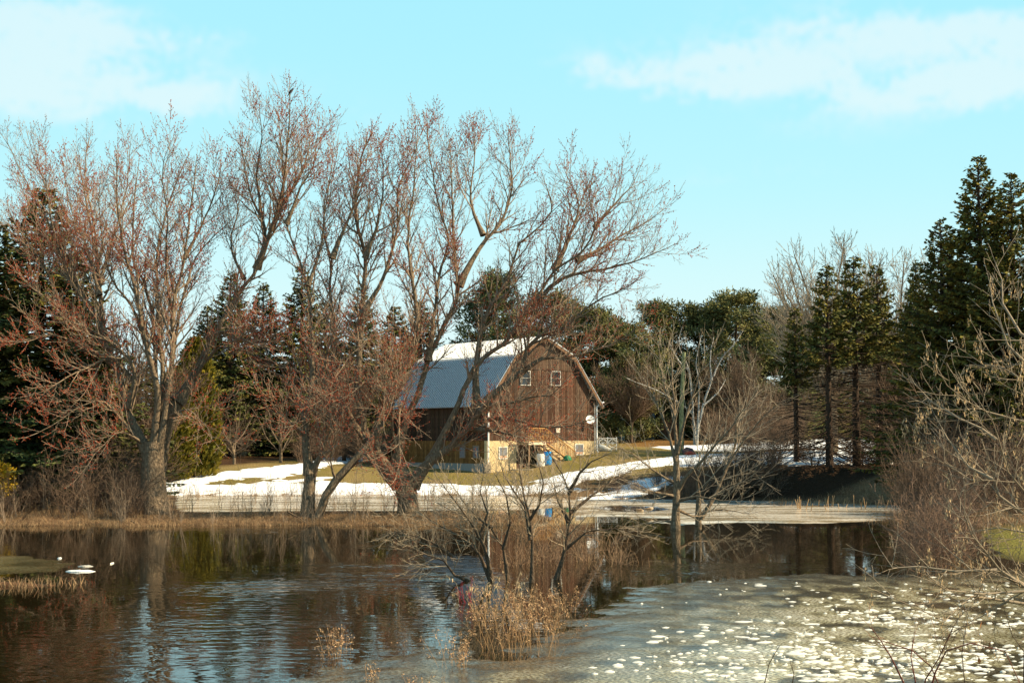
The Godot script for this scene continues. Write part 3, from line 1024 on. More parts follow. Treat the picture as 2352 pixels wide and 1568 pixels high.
func make_barn() -> void:
	barn_at = at(1118, 1085, 107)
	var t := thing("barn", "weathered brown board barn with grey gambrel metal roof and cream stucco lower storey", "barn", barn_at, atan2(0.639, 0.769))
	var W := along_gable(1369.0)
	var L := 12.4
	var base := up_gable(1118, 1012)                      # top of the stucco
	var prof := [Vector2(0, 5.5), Vector2(2.6, 9.0), Vector2(W * 0.5, 10.55), Vector2(W - 2.6, 9.05), Vector2(W, 5.7)]
	var roof_at := func(s: float) -> float:
		var k := 0
		while k < 3 and s > prof[k + 1].x:
			k += 1
		return lerpf(prof[k].y, prof[k + 1].y, (s - prof[k].x) / (prof[k + 1].x - prof[k].x))
	# lower storey
	var stucco := grained(Color(0.66, 0.52, 0.30), M.fine, Vector3(0.4, 0.4, 0.4), 0.95, bump_tex(0.09, 41, 3.0))
	var a := Acc.new()
	var d0 := along_gable(1186.0)
	var d1 := along_gable(1240.0)
	box(a, Vector3(d0 * 0.5, base * 0.5 - 0.5, -0.15), Vector3(d0, base + 1.0, 0.3))
	box(a, Vector3((d1 + W) * 0.5, base * 0.5 - 0.5, -0.15), Vector3(W - d1, base + 1.0, 0.3))
	box(a, Vector3((d0 + d1) * 0.5, base - 0.15, -0.15), Vector3(d1 - d0, 0.3, 0.3))
	box(a, Vector3(W - 0.15, base * 0.5 - 0.5, -L * 0.5 - 0.16), Vector3(0.3, base + 1.0, L - 0.32))
	box(a, Vector3(W * 0.5, base * 0.5 - 0.5, -L + 0.1), Vector3(W - 0.7, base + 1.0, 0.2))
	put("stucco_wall", mesh_of(a), stucco, t)
	a = Acc.new()
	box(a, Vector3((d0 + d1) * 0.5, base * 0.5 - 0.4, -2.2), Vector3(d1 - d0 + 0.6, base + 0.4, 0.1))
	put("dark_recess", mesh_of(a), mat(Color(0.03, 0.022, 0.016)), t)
	# concrete footing and plank wall of the left side
	a = Acc.new()
	box(a, Vector3(0.12, -0.4, -L * 0.5 - 0.17), Vector3(0.34, 2.1, L - 0.34))
	put("footing", mesh_of(a), grained(Color(0.30, 0.29, 0.27), M.fine, Vector3(0.5, 0.5, 0.5)), t)
	var planks := coloured(0.9)
	planks.albedo_texture = M.mottled
	planks.uv1_triplanar = true
	planks.uv1_world_triplanar = true
	planks.uv1_scale = Vector3(2.2, 0.22, 2.2)
	a = Acc.new()
	var z := -0.3
	while z > -L + 0.2:
		var v := r1(0.7, 1.25)
		box(a, Vector3(r1(-0.012, 0.012) + 0.1, (0.66 + base) * 0.5, z - 0.11), Vector3(0.16, base - 0.66, 0.205), Basis.IDENTITY, Color(0.27, 0.145, 0.052) * v)
		z -= 0.22
	put("lower_planks", mesh_of(a), planks, t, "stuff")
	a = Acc.new()
	z = -0.02
	while z > -L:
		var v := r1(0.6, 1.3)
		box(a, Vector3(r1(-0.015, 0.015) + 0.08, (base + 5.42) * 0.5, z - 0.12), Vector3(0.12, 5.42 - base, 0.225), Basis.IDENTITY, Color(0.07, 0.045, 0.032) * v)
		z -= 0.24
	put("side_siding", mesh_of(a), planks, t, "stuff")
	a = Acc.new()
	var s := 0.0
	while s < W - 0.05:
		var wd := minf(r1(0.17, 0.26), W - s)
		var v := r1(0.6, 1.35)
		var grey := rng.randf()
		var top: float = minf(roof_at.call(s), roof_at.call(minf(s + wd, W)))
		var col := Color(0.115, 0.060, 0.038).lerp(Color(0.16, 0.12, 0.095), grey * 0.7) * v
		var joint := up_gable(1245, 850) + r1(-0.02, 0.02)
		var jut := r1(-0.014, 0.014)
		box(a, Vector3(s + wd * 0.5, (base + 0.004 + minf(joint, top)) * 0.5, jut - 0.03), Vector3(wd - 0.018, minf(joint, top) - base - 0.004, 0.09), Basis.IDENTITY, col)
		if top > joint:
			box(a, Vector3(s + wd * 0.5, (joint + top) * 0.5 + 0.012, jut + 0.012), Vector3(wd - 0.018, top - joint, 0.09), Basis.IDENTITY, col.lerp(Color(0.17, 0.125, 0.095), 0.5) * r1(0.8, 1.2))
		s += wd
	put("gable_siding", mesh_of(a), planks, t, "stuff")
	a = Acc.new()
	for k in 4:
		var m := Vector2(prof[k] + prof[k + 1]) * 0.5
		var wq: float = prof[k + 1].x - prof[k].x
		var tall: float = minf(prof[k].y, prof[k + 1].y) - 0.3 - base
		box(a, Vector3(m.x, base + tall * 0.5, -0.22), Vector3(wq, tall, 0.16))
	box(a, Vector3(W - 0.1, (base + 5.6) * 0.5, -L * 0.5 - 0.2), Vector3(0.15, 5.6 - base, L - 0.4))
	box(a, Vector3(W * 0.5, (base + 8.0) * 0.5, -L + 0.1), Vector3(W - 0.4, 8.0 - base, 0.15))
	put("inner_wall", mesh_of(a), mat(Color(0.05, 0.03, 0.02)), t)
	# roof: four slopes of ribbed sheet
	var metal := grained(Color(0.44, 0.48, 0.52), M.fine, Vector3(0.3, 0.3, 0.3), 0.55)
	metal.metallic = 0.25
	var pale := grained(Color(0.80, 0.82, 0.82), M.fine, Vector3(0.3, 0.3, 0.3), 0.5)  # same roof metal made whiter: sunlit brightness of the upper slopes in the colour
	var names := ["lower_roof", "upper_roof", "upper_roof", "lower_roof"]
	for k in 4:
		a = Acc.new()
		var p: Vector2 = prof[k]
		var q: Vector2 = prof[k + 1]
		var way := (q - p).normalized()
		if k == 0:
			p -= way * 0.65
		if k == 3:
			q += way * 0.75
		var out := Vector2(-way.y, way.x)
		var zz := 0.42
		while zz > -L - 0.4:
			for g in [[0.045, 0.09, 0.115], [0.17, 0.18, 0.05]]:
				var c: Vector2 = (p + q) * 0.5 + out * float(g[2] - 0.04)
				box(a, Vector3(c.x, c.y, zz - g[0]), Vector3(0.05, p.distance_to(q), g[1]), Basis(Vector3(0, 0, 1), atan2(q.y - p.y, q.x - p.x) - PI / 2.0))
			zz -= 0.25
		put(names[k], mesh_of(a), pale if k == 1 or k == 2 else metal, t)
	var barge := mat(Color(0.16, 0.09, 0.05))
	for k in 4:
		var p: Vector2 = prof[k]
		var q: Vector2 = prof[k + 1]
		if k == 0:
			p -= (q - p).normalized() * 0.6
		if k == 3:
			q += (q - p).normalized() * 0.7
		for w in [0.40, -L - 0.35]:
			a = Acc.new()
			bar(a, Vector3(p.x, p.y - 0.14, w), Vector3(q.x, q.y - 0.14, w), 0.2, 0.06)
			put("barge_board", mesh_of(a), barge, t)
	# gable windows
	for w in [[1205.0, 868.0, 0.93, 1.05], [1275.0, 869.0, 0.93, 1.05]]:
		var c := Vector3(along_gable(w[0]), up_gable(w[0], w[1]), 0.05)
		a = Acc.new()
		frame(a, c, w[2], w[3], 0.055, 0.13)
		var win := put("window", mesh_of(a), mat(Color(0.5, 0.48, 0.44)), t)
		a = Acc.new()
		box(a, c, Vector3(w[2], w[3], 0.03))
		put("pane", mesh_of(a), M.glass, win)
		a = Acc.new()
		box(a, c + Vector3(0, 0, 0.018), Vector3(w[2], 0.04, 0.03))
		put("glazing_bar", mesh_of(a), mat(Color(0.3, 0.28, 0.25)), win)
	# lower windows of the gable: half glass, half boarded
	for w in [[1155.0, 1040.0, 0.72, 0.8], [1330.0, 1032.0, 0.78, 0.75]]:
		var c := Vector3(along_gable(w[0]), up_gable(w[0], w[1]), 0.01)
		a = Acc.new()
		frame(a, c, w[2], w[3], 0.07, 0.08)
		var win := put("window", mesh_of(a), mat(Color(0.6, 0.58, 0.52)), t)
		a = Acc.new()
		box(a, c + Vector3(0, w[3] * 0.12, -0.004), Vector3(w[2], w[3] * 0.76, 0.03))
		put("pane", mesh_of(a), mat(Color(0.16, 0.17, 0.19), 0.2, 0.5), win)
		a = Acc.new()
		box(a, c + Vector3(0, -w[3] * 0.38, 0.004), Vector3(w[2], w[3] * 0.24, 0.04))
		put("board", mesh_of(a), mat(Color(0.55, 0.33, 0.22)), win)
	for zc in [-1.3, -3.0]:
		var c := Vector3(0.0, 1.55, zc)
		a = Acc.new()
		side_frame(a, c, 0.62, 0.85, 0.07, 0.1)
		var win := put("window", mesh_of(a), mat(Color(0.2, 0.14, 0.09)), t)
		a = Acc.new()
		box(a, c, Vector3(0.06, 0.85, 0.62))
		put("pane", mesh_of(a), mat(Color(0.10, 0.11, 0.13), 0.15, 0.5), win)
	# downspouts with their elbows
	for q in [[0.05, 5.2, -0.35], [W - 0.02, 5.25, 0.75]]:
		a = Acc.new()
		var line := PackedVector3Array([Vector3(q[0] + q[2] * 0.9, q[1] + 0.28, 0.25), Vector3(q[0] + q[2] * 0.5, q[1] + 0.15, 0.2), Vector3(q[0], q[1] - 0.1, 0.13), Vector3(q[0], 0.5 + (1.2 if q[0] > 1.0 else 0.0), 0.13), Vector3(q[0] + 0.06, 0.25 + (1.2 if q[0] > 1.0 else 0.0), 0.2)])
		var rr := PackedFloat32Array([0.065, 0.065, 0.065, 0.065, 0.065])
		tube(a, line, rr, 8)
		put("downspout", mesh_of(a), M.white, t)
	a = Acc.new()
	tube(a, PackedVector3Array([Vector3(W - 0.24, 5.3, 0.12), Vector3(W - 0.24, 1.7, 0.12)]), PackedFloat32Array([0.035, 0.035]), 6)
	put("conduit", mesh_of(a), mat(Color(0.55, 0.53, 0.5), 0.5), t)
	# satellite dish on a short arm, and a grey box
	var dish := along_gable(1347.0)
	a = Acc.new()
	var rings := PackedVector3Array()
	var rads := PackedFloat32Array()
	for k in 5:
		rings.append(Vector3(0, 0, 0.02 * k * k / 4.0))
		rads.append(0.36 * k / 4.0 + 0.004)
	tube(a, rings, rads, 18, false)
	var dm := put("satellite_dish", mesh_of(a), M.white, t)
	dm.position = Vector3(dish, up_gable(1347, 964), 0.45)
	dm.rotation = Vector3(-0.3, -0.5, 0)
	a = Acc.new()
	bar(a, Vector3(dish, up_gable(1347, 972), 0.0), Vector3(dish, up_gable(1347, 966), 0.44), 0.05, 0.05)
	put("dish_arm", mesh_of(a), mat(Color(0.3, 0.3, 0.3)), t)
	a = Acc.new()
	box(a, Vector3(along_gable(1280), up_gable(1280, 988), 0.07), Vector3(0.4, 0.36, 0.12))
	put("meter_box", mesh_of(a), mat(Color(0.55, 0.47, 0.38)), t)
	# door leaf left of the landing
	var dx := along_gable(1193.0)
	a = Acc.new()
	box(a, Vector3(dx + 0.3, 1.3, -0.10), Vector3(0.9, 2.3, 0.06))
	put("door", mesh_of(a), mat(Color(0.13, 0.075, 0.05)), t)
	# landing and stair of raw timber, running down to the right along the wall
	var timber := grained(Color(0.55, 0.30, 0.11), M.fine, Vector3(0.6, 0.6, 0.6), 0.85)
	var st := Node3D.new()
	st.name = "stair"
	t.add_child(st, true)
	var x0 := along_gable(1190.0)
	var x1 := along_gable(1228.0)
	var yd := up_gable(1205, 1013)
	a = Acc.new()
	for k in 9:
		box(a, Vector3((x0 + x1) * 0.5, yd, 0.14 + k * 0.135), Vector3(x1 - x0, 0.05, 0.125))
	put("deck_board", mesh_of(a), timber, st, "stuff")
	a = Acc.new()
	box(a, Vector3((x0 + x1) * 0.5, yd - 0.16, 1.3), Vector3(x1 - x0 + 0.1, 0.24, 0.06))
	put("fascia", mesh_of(a), mat(Color(0.66, 0.52, 0.36)), st)
	for q in [x0 + 0.06, x1 - 0.06]:
		a = Acc.new()
		box(a, Vector3(q, yd * 0.5 - 0.2, 1.22), Vector3(0.12, yd + 0.3, 0.12))
		put("post", mesh_of(a), mat(Color(0.20, 0.12, 0.07)), st)
	var x2 := along_gable(1297.0)
	var ye := up_gable(1297, 1066)
	for zq in [0.25, 1.2]:
		a = Acc.new()
		bar(a, Vector3(x1, yd - 0.12, zq), Vector3(x2, ye, zq), 0.06, 0.26)
		put("stringer", mesh_of(a), timber, st)
	for k in 9:
		var f := (k + 0.5) / 9.0
		a = Acc.new()
		box(a, Vector3(lerpf(x1, x2, f), lerpf(yd, ye, f) + 0.04, 0.72), Vector3(0.28, 0.045, 0.9))
		put("tread", mesh_of(a), timber, st)
	a = Acc.new()
	var nb := int((x1 - x0) / 0.16)
	for k in nb + 1:
		box(a, Vector3(lerpf(x0, x1, float(k) / nb), yd + 0.5, 1.26), Vector3(0.045, 0.95, 0.045))
	for k in 20:
		var f := k / 19.0
		box(a, Vector3(lerpf(x1, x2, f), lerpf(yd, ye, f) + 0.5, 1.26), Vector3(0.045, 0.95, 0.045))
	put("balusters", mesh_of(a), timber, st, "stuff")
	a = Acc.new()
	bar(a, Vector3(x0, yd + 1.0, 1.26), Vector3(x1, yd + 1.0, 1.26), 0.05, 0.1)
	bar(a, Vector3(x1, yd + 1.0, 1.26), Vector3(x2, ye + 1.0, 1.26), 0.05, 0.1)
	put("handrail", mesh_of(a), timber, st)
	a = Acc.new()
	box(a, Vector3((along_gable(1180) + x2) * 0.5, up_gable(1240, 1078), 1.2), Vector3(x2 - along_gable(1180) + 0.5, 0.14, 2.4))
	put("slab", mesh_of(a), mat(Color(0.5, 0.42, 0.3)), t)

func gable_spot(px: float, out: float, up := 0.0) -> Vector3:
	var p := barn_at + GX * along_gable(px) + GZ * out
	return Vector3(p.x, maxf(barn_at.y + up, high(p.x, p.z)), p.z)

func lathe(called: String, rings: Array, m: Material, parent: Node, sides := 18) -> MeshInstance3D:   # [radius, height, ...]
	var a := Acc.new()
	var p := PackedVector3Array()
	var r := PackedFloat32Array()
	for k in rings.size() / 2:
		p.append(Vector3(0, rings[k * 2 + 1] + k * 0.0005, 0))
		r.append(rings[k * 2])
	tube(a, p, r, sides, false)
	return put(called, mesh_of(a), m, parent)

func make_barn_yard() -> void:
	var up := up_gable(1210, 1074)
	var t := thing("plastic_barrel", "tall white plastic barrel in front of the barn's lower door", "barrel", gable_spot(1208, 1.75, up), 0.0, "barrels by the barn stair")
	lathe("drum", [0.004, 0.0, 0.27, 0.0, 0.30, 0.06, 0.30, 0.3, 0.285, 0.32, 0.30, 0.34, 0.30, 0.62, 0.285, 0.64, 0.30, 0.66, 0.30, 0.92, 0.26, 0.98, 0.25, 0.98, 0.004, 0.97], mat(Color(0.75, 0.74, 0.70), 0.5), t)
	lathe("rim", [0.25, 0.97, 0.275, 0.97, 0.275, 1.0, 0.25, 1.0, 0.25, 0.97], mat(Color(0.6, 0.6, 0.58), 0.5), t)
	t = thing("plastic_barrel", "bright blue plastic barrel beside the white one under the barn stair", "barrel", gable_spot(1224, 1.75, up), 0.0, "barrels by the barn stair")
	lathe("drum", [0.004, 0.0, 0.28, 0.0, 0.31, 0.06, 0.31, 0.3, 0.295, 0.32, 0.31, 0.34, 0.31, 0.62, 0.295, 0.64, 0.31, 0.66, 0.31, 0.92, 0.27, 0.98, 0.004, 0.98], mat(Color(0.01, 0.24, 0.60), 0.4), t)
	lathe("rim", [0.26, 0.98, 0.285, 0.98, 0.285, 1.02, 0.26, 1.02, 0.26, 0.98], mat(Color(0.01, 0.2, 0.5), 0.4), t)
	t = thing("green_tub", "round green tub lying upside down at the foot of the barn stair", "tub", gable_spot(1266, 1.9, up_gable(1266, 1074)))
	lathe("shell", [0.38, 0.0, 0.37, 0.04, 0.33, 0.05, 0.30, 0.22, 0.24, 0.33, 0.12, 0.38, 0.004, 0.39], mat(Color(0.015, 0.17, 0.075), 0.5), t)
	lathe("rim", [0.36, 0.0, 0.40, 0.0, 0.40, 0.05, 0.36, 0.05, 0.36, 0.0], mat(Color(0.012, 0.13, 0.06), 0.5), t)
	t = thing("rubbish_bin", "black lidded bin in the shade under the barn stair", "bin", gable_spot(1240, 1.1, up))
	var a := Acc.new()
	box(a, Vector3(0, 0.45, 0), Vector3(0.5, 0.8, 0.5))
	box(a, Vector3(0, 0.45, 0.26), Vector3(0.36, 0.5, 0.03))
	put("body", mesh_of(a), M.black, t)
	a = Acc.new()
	box(a, Vector3(0, 0.88, 0.02), Vector3(0.56, 0.06, 0.58), Basis(Vector3.RIGHT, 0.06))
	put("lid", mesh_of(a), mat(Color(0.02, 0.02, 0.022), 0.5), t)
	for s in [-0.2, 0.2]:
		a = Acc.new()
		tube(a, PackedVector3Array([Vector3(s - 0.03, 0.08, -0.22), Vector3(s + 0.03, 0.08, -0.22)]), PackedFloat32Array([0.08, 0.08]), 10, false)
		put("wheel", mesh_of(a), M.black, t)
	# pale wooden stump by the gable's left corner
	t = thing("stone_block", "pale broken concrete block at the barn's left corner", "block", gable_spot(1113, 0.35))
	a = Acc.new()
	box(a, Vector3(0, 0.28, 0), Vector3(0.42, 0.62, 0.4), Basis(Vector3.UP, 0.3))
	put("block", mesh_of(a), grained(Color(0.45, 0.40, 0.32), M.mottled, Vector3(1, 1, 1)), t)
	a = Acc.new()
	box(a, Vector3(0.02, 0.68, 0.02), Vector3(0.3, 0.2, 0.3), Basis(Vector3.UP, 0.7))
	put("cap", mesh_of(a), grained(Color(0.5, 0.45, 0.37), M.mottled, Vector3(1, 1, 1)), t)
	# white railing with two wheel shapes
	var p := on(1396, 119)
	t = thing("wheel_railing", "white garden railing with two wheel shapes right of the barn", "railing", p, 0.05)
	var w := 1.5
	a = Acc.new()
	for y in [0.12, 0.55, 0.98]:
		box(a, Vector3(0, y, 0), Vector3(w, 0.055, 0.05))
	put("rail", mesh_of(a), M.white, t)
	for x in [-w * 0.5, 0.0, w * 0.5]:
		a = Acc.new()
		box(a, Vector3(x, 0.5, 0), Vector3(0.07, 1.15, 0.07))
		put("post", mesh_of(a), M.white, t)
	for x in [-w * 0.27, w * 0.27]:
		a = Acc.new()
		var l := PackedVector3Array()
		var r := PackedFloat32Array()
		for k in 21:
			l.append(Vector3(x + cos(TAU * k / 20.0) * 0.34, 0.55 + sin(TAU * k / 20.0) * 0.34, 0.06))
			r.append(0.03)
		tube(a, l, r, 5, false)
		var wheel := put("wheel", mesh_of(a), M.white, t)
		a = Acc.new()
		for k in 4:
			var g := PI * k / 4.0
			bar(a, Vector3(x - cos(g) * 0.33, 0.55 - sin(g) * 0.33, 0.06), Vector3(x + cos(g) * 0.33, 0.55 + sin(g) * 0.33, 0.06), 0.02, 0.02)
		put("spokes", mesh_of(a), M.white, wheel)
	# heap of snow beside it
	a = Acc.new()
	capped(a, [Vector3(-0.75, 0.08, 0), Vector3(-0.3, 0.28, 0), Vector3(0.1, 0.2, 0.05), Vector3(0.7, 0.06, 0.1)], [0.16, 0.34, 0.26, 0.1], 12)
	var heap := put("snow_heap", mesh_of(a), M.snow_plain)
	heap.position = on(1386, 117.5)
	tag(heap, "little heap of snow in front of the white wheel railing", "snow heap")
	# utility pole
	p = on(1564, 113)
	t = thing("utility_pole", "bare greenish wooden pole on the lawn right of the barn", "pole", p)
	a = Acc.new()
	tube(a, PackedVector3Array([Vector3(0, -0.3, 0), Vector3(0.1, 4.0, 0), Vector3(0.32, 8.2, 0), Vector3(0.32, 8.22, 0)]), PackedFloat32Array([0.21, 0.19, 0.15, 0.002]), 12, false)
	put("shaft", mesh_of(a), grained(Color(0.23, 0.27, 0.15), M.mottled, Vector3(1, 0.2, 1)), t)
	a = Acc.new()
	tube(a, PackedVector3Array([Vector3(0.22, 0.1, 0.1), Vector3(0.28, 4.0, 0.06), Vector3(0.46, 7.8, 0.06)]), PackedFloat32Array([0.025, 0.025, 0.025]), 5, false)
	put("cable", mesh_of(a), M.black, t)
	# dark red lump beside the pole
	p = on(1581, 112)
	t = thing("covered_heap", "low heap with a dark cover and red side on the snow beside the pole", "heap", p)
	a = Acc.new()
	capped(a, [Vector3(-0.42, 0.2, 0), Vector3(-0.1, 0.3, 0), Vector3(0.25, 0.26, 0), Vector3(0.5, 0.14, 0)], [0.24, 0.36, 0.3, 0.13], 12)
	put("cover", mesh_of(a), mat(Color(0.07, 0.05, 0.06), 0.6), t)
	a = Acc.new()
	capped(a, [Vector3(-0.3, 0.14, 0.22), Vector3(0.1, 0.18, 0.28), Vector3(0.55, 0.1, 0.2)], [0.13, 0.17, 0.1], 10)
	put("red_side", mesh_of(a), mat(Color(0.36, 0.05, 0.03), 0.6), t)

func make_houses() -> void:
	# grey house on the left: clapboards, windows, a veranda with railing
	var p := on(612, 130)
	var d := 130.0
	var k := d / F
	var t := thing("grey_house", "grey clapboard house with veranda half hidden by bare trees on the left", "house", p, -0.04)
	var floor_y := at(612, 1027, d).y - p.y
	var half := 3.0
	var a := Acc.new()
	box(a, Vector3(0, floor_y + 1.6, -3.4), Vector3(half * 2.0 - 0.06, 3.2, 6.0))
	put("wall", mesh_of(a), mat(Color(0.30, 0.28, 0.23)), t)
	a = Acc.new()
	for y in 16:
		box(a, Vector3(0, floor_y + 0.1 + y * 0.2, -0.38), Vector3(half * 2.0, 0.19, 0.05), Basis(Vector3.RIGHT, -0.12), Color(0.40, 0.37, 0.30) * r1(0.9, 1.05))
	put("clapboards", mesh_of(a), coloured(0.8), t, "stuff")
	a = Acc.new()
	box(a, Vector3(0, floor_y * 0.5 - 0.4, -3.4), Vector3(half * 2.0 - 0.3, floor_y + 0.75, 5.8))
	put("foundation", mesh_of(a), M.black, t)
	a = Acc.new()
	for s in [-1.0, 1.0]:
		var lo := Vector3(0, floor_y + 3.05, -3.4 + s * 3.7)
		var hi := Vector3(0, floor_y + 5.2, -3.4)
		var c := (lo + hi) * 0.5
		box(a, c, Vector3(half * 2.0 + 0.8, 0.14, lo.distance_to(hi)), Basis(Vector3.RIGHT, atan2(hi.y - lo.y, 3.7) * s))
	put("roof", mesh_of(a), grained(Color(0.08, 0.07, 0.065), M.mottled, Vector3(0.6, 0.6, 0.6)), t)
	for x in [-1.3, 0.3, 1.9]:
		a = Acc.new()
		frame(a, Vector3(x, floor_y + 1.85, -0.33), 0.55, 1.35, 0.09, 0.1)
		var win := put("window", mesh_of(a), mat(Color(0.6, 0.58, 0.5)), t)
		a = Acc.new()
		box(a, Vector3(x, floor_y + 1.85, -0.34), Vector3(0.55, 1.35, 0.05))
		put("pane", mesh_of(a), M.glass, win)
	var ver := Node3D.new()
	ver.name = "veranda"
	t.add_child(ver, true)
	a = Acc.new()
	box(a, Vector3(1.9, floor_y - 0.02, 0.65), Vector3(4.4, 0.12, 1.9))
	put("deck", mesh_of(a), mat(Color(0.09, 0.065, 0.045)), ver)
	a = Acc.new()
	for y in [0.42, 0.62, 0.82]:
		box(a, Vector3(1.9, floor_y + y, 1.58), Vector3(4.4, 0.06, 0.05))
	put("rail", mesh_of(a), mat(Color(0.04, 0.03, 0.025)), ver)
	for q in 5:
		a = Acc.new()
		box(a, Vector3(-0.28 + q * 1.09, floor_y * 0.5 + 0.3, 1.58), Vector3(0.09, floor_y + 1.1, 0.09))
		put("post", mesh_of(a), mat(Color(0.04, 0.03, 0.025)), ver)
	# chair on the veranda
	var cp := p + Vector3(2.75, floor_y + 0.04, 0.9)
	t = thing("garden_chair", "white plastic garden chair on the grey house's veranda", "chair", cp, 0.4)
	a = Acc.new()
	box(a, Vector3(0, 0.42, 0), Vector3(0.5, 0.05, 0.48))
	put("seat", mesh_of(a), M.white, t)
	a = Acc.new()
	box(a, Vector3(0, 0.72, -0.25), Vector3(0.5, 0.55, 0.05), Basis(Vector3.RIGHT, -0.2))
	put("backrest", mesh_of(a), M.white, t)
	for s in [[-1, -1], [-1, 1], [1, -1], [1, 1]]:
		a = Acc.new()
		box(a, Vector3(s[0] * 0.22, 0.2, s[1] * 0.2), Vector3(0.05, 0.4, 0.05))
		put("leg", mesh_of(a), M.white, t)
	for s in [-1.0, 1.0]:
		a = Acc.new()
		box(a, Vector3(s * 0.26, 0.62, 0), Vector3(0.05, 0.04, 0.48))
		put("armrest", mesh_of(a), M.white, t)
	# yard things left of the house
	t = thing("black_tub", "black round tub on the leaf litter left of the grey house", "tub", on(530, 123))
	lathe("shell", [0.004, 0.02, 0.26, 0.0, 0.33, 0.2, 0.36, 0.36, 0.33, 0.36, 0.25, 0.06, 0.004, 0.06], mat(Color(0.03, 0.03, 0.03), 0.5), t)
	lathe("rim", [0.33, 0.35, 0.38, 0.35, 0.38, 0.39, 0.33, 0.39, 0.33, 0.35], mat(Color(0.25, 0.25, 0.25), 0.4), t)
	t = thing("plastic_sack", "pale green full sack slumped in the yard left of the grey house", "sack", on(556, 124))
	a = Acc.new()
	capped(a, [Vector3(-0.35, 0.18, 0), Vector3(0, 0.26, 0), Vector3(0.3, 0.22, 0.05), Vector3(0.5, 0.3, 0.05)], [0.2, 0.3, 0.24, 0.06], 12)
	put("bag", mesh_of(a), mat(Color(0.34, 0.40, 0.26), 0.6), t)
	a = Acc.new()
	capped(a, [Vector3(0.5, 0.3, 0.05), Vector3(0.62, 0.4, 0.06)], [0.05, 0.1], 8)
	put("knot", mesh_of(a), mat(Color(0.34, 0.40, 0.26), 0.6), t)
	t = thing("water_drum", "pale grey round drum behind the green sack", "drum", on(546, 127))
	lathe("drum", [0.004, 0.0, 0.3, 0.0, 0.34, 0.1, 0.34, 0.6, 0.28, 0.78, 0.12, 0.84, 0.004, 0.84], mat(Color(0.36, 0.35, 0.32), 0.5), t)
	lathe("cap", [0.1, 0.84, 0.1, 0.9, 0.004, 0.91], mat(Color(0.2, 0.2, 0.2), 0.5), t, 10)
	t = thing("fuel_can", "red fuel can in the yard near the grey house", "fuel can", on(566, 124.5), 0.3)
	a = Acc.new()
	box(a, Vector3(0, 0.2, 0), Vector3(0.34, 0.4, 0.24))
	box(a, Vector3(0, 0.42, 0), Vector3(0.26, 0.06, 0.18))
	put("body", mesh_of(a), mat(Color(0.55, 0.03, 0.02), 0.4), t)
	a = Acc.new()
	tube(a, PackedVector3Array([Vector3(-0.1, 0.44, 0), Vector3(-0.08, 0.53, 0), Vector3(0.08, 0.53, 0), Vector3(0.1, 0.44, 0)]), PackedFloat32Array([0.02, 0.02, 0.02, 0.02]), 6, false)
	put("handle", mesh_of(a), mat(Color(0.5, 0.03, 0.02), 0.4), t)
	a = Acc.new()
	tube(a, PackedVector3Array([Vector3(0.13, 0.42, 0), Vector3(0.2, 0.55, 0), Vector3(0.3, 0.6, 0)]), PackedFloat32Array([0.035, 0.025, 0.015]), 7, false)
	put("spout", mesh_of(a), M.black, t)
	t = thing("grey_bucket", "light grey bucket just behind the red fuel can", "bucket", on(566, 126.5))
	lathe("bucket", [0.004, 0.0, 0.2, 0.0, 0.27, 0.62, 0.24, 0.62, 0.18, 0.05, 0.004, 0.05], mat(Color(0.4, 0.4, 0.42), 0.5), t)
	a = Acc.new()
	var hl := PackedVector3Array()
	var hr := PackedFloat32Array()
	for q in 9:
		hl.append(Vector3(cos(PI * q / 8.0) * 0.26, 0.6 + sin(PI * q / 8.0) * 0.2, 0))
		hr.append(0.012)
	tube(a, hl, hr, 5, false)
	put("handle", mesh_of(a), M.black, t)
	# blue bundle under the cedar
	t = thing("tarp_bundle", "bright blue tarpaulin bundle on the grass at the foot of the cedar", "bundle", land(427, 1090) + Vector3(0, 0.02, 0.1))
	a = Acc.new()
	capped(a, [Vector3(-0.2, 0.14, 0), Vector3(0, 0.2, 0), Vector3(0.22, 0.18, 0)], [0.15, 0.21, 0.14], 10)
	put("bundle", mesh_of(a), mat(Color(0.02, 0.33, 0.62), 0.5), t)
	a = Acc.new()
	capped(a, [Vector3(-0.02, 0.36, 0), Vector3(0.1, 0.42, 0.02)], [0.07, 0.09], 8)
	put("knot", mesh_of(a), mat(Color(0.02, 0.30, 0.58), 0.5), t)
	# pale blue outbuilding far right of the barn
	d = 158.0
	p = on(1478, d)
	p.y = at(1478, 1006, d).y
	t = thing("blue_outbuilding", "pale blue-grey outbuilding under the pines beyond the lawn", "shed", p, 0.12)
	k = d / F
	half = 39.0 * k
	a = Acc.new()
	box(a, Vector3(0, 1.0, -2.5), Vector3(half * 2.0, 2.4, 5.0))
	put("wall", mesh_of(a), grained(Color(0.40, 0.50, 0.60), M.fine, Vector3(0.2, 3, 0.2)), t)
	a = Acc.new()
	for s in [-1.0, 1.0]:
		box(a, Vector3(0, 2.75, -2.5 + s * 1.5), Vector3(half * 2.0 + 0.7, 0.14, 3.35), Basis(Vector3.RIGHT, 0.36 * s))
	put("roof", mesh_of(a), mat(Color(0.10, 0.09, 0.09)), t)
	for x in [-1.35, 0.55]:
		a = Acc.new()
		frame(a, Vector3(x, 1.35, 0.03), 0.55, 0.55, 0.06, 0.08)
		var win := put("window", mesh_of(a), mat(Color(0.2, 0.26, 0.3)), t)
		a = Acc.new()
		box(a, Vector3(x, 1.35, 0.02), Vector3(0.55, 0.55, 0.04))
		put("pane", mesh_of(a), M.glass, win)
	a = Acc.new()
	box(a, Vector3(1.55, 0.75, 0.03), Vector3(0.75, 1.7, 0.06))
	put("door", mesh_of(a), mat(Color(0.12, 0.14, 0.17)), t)

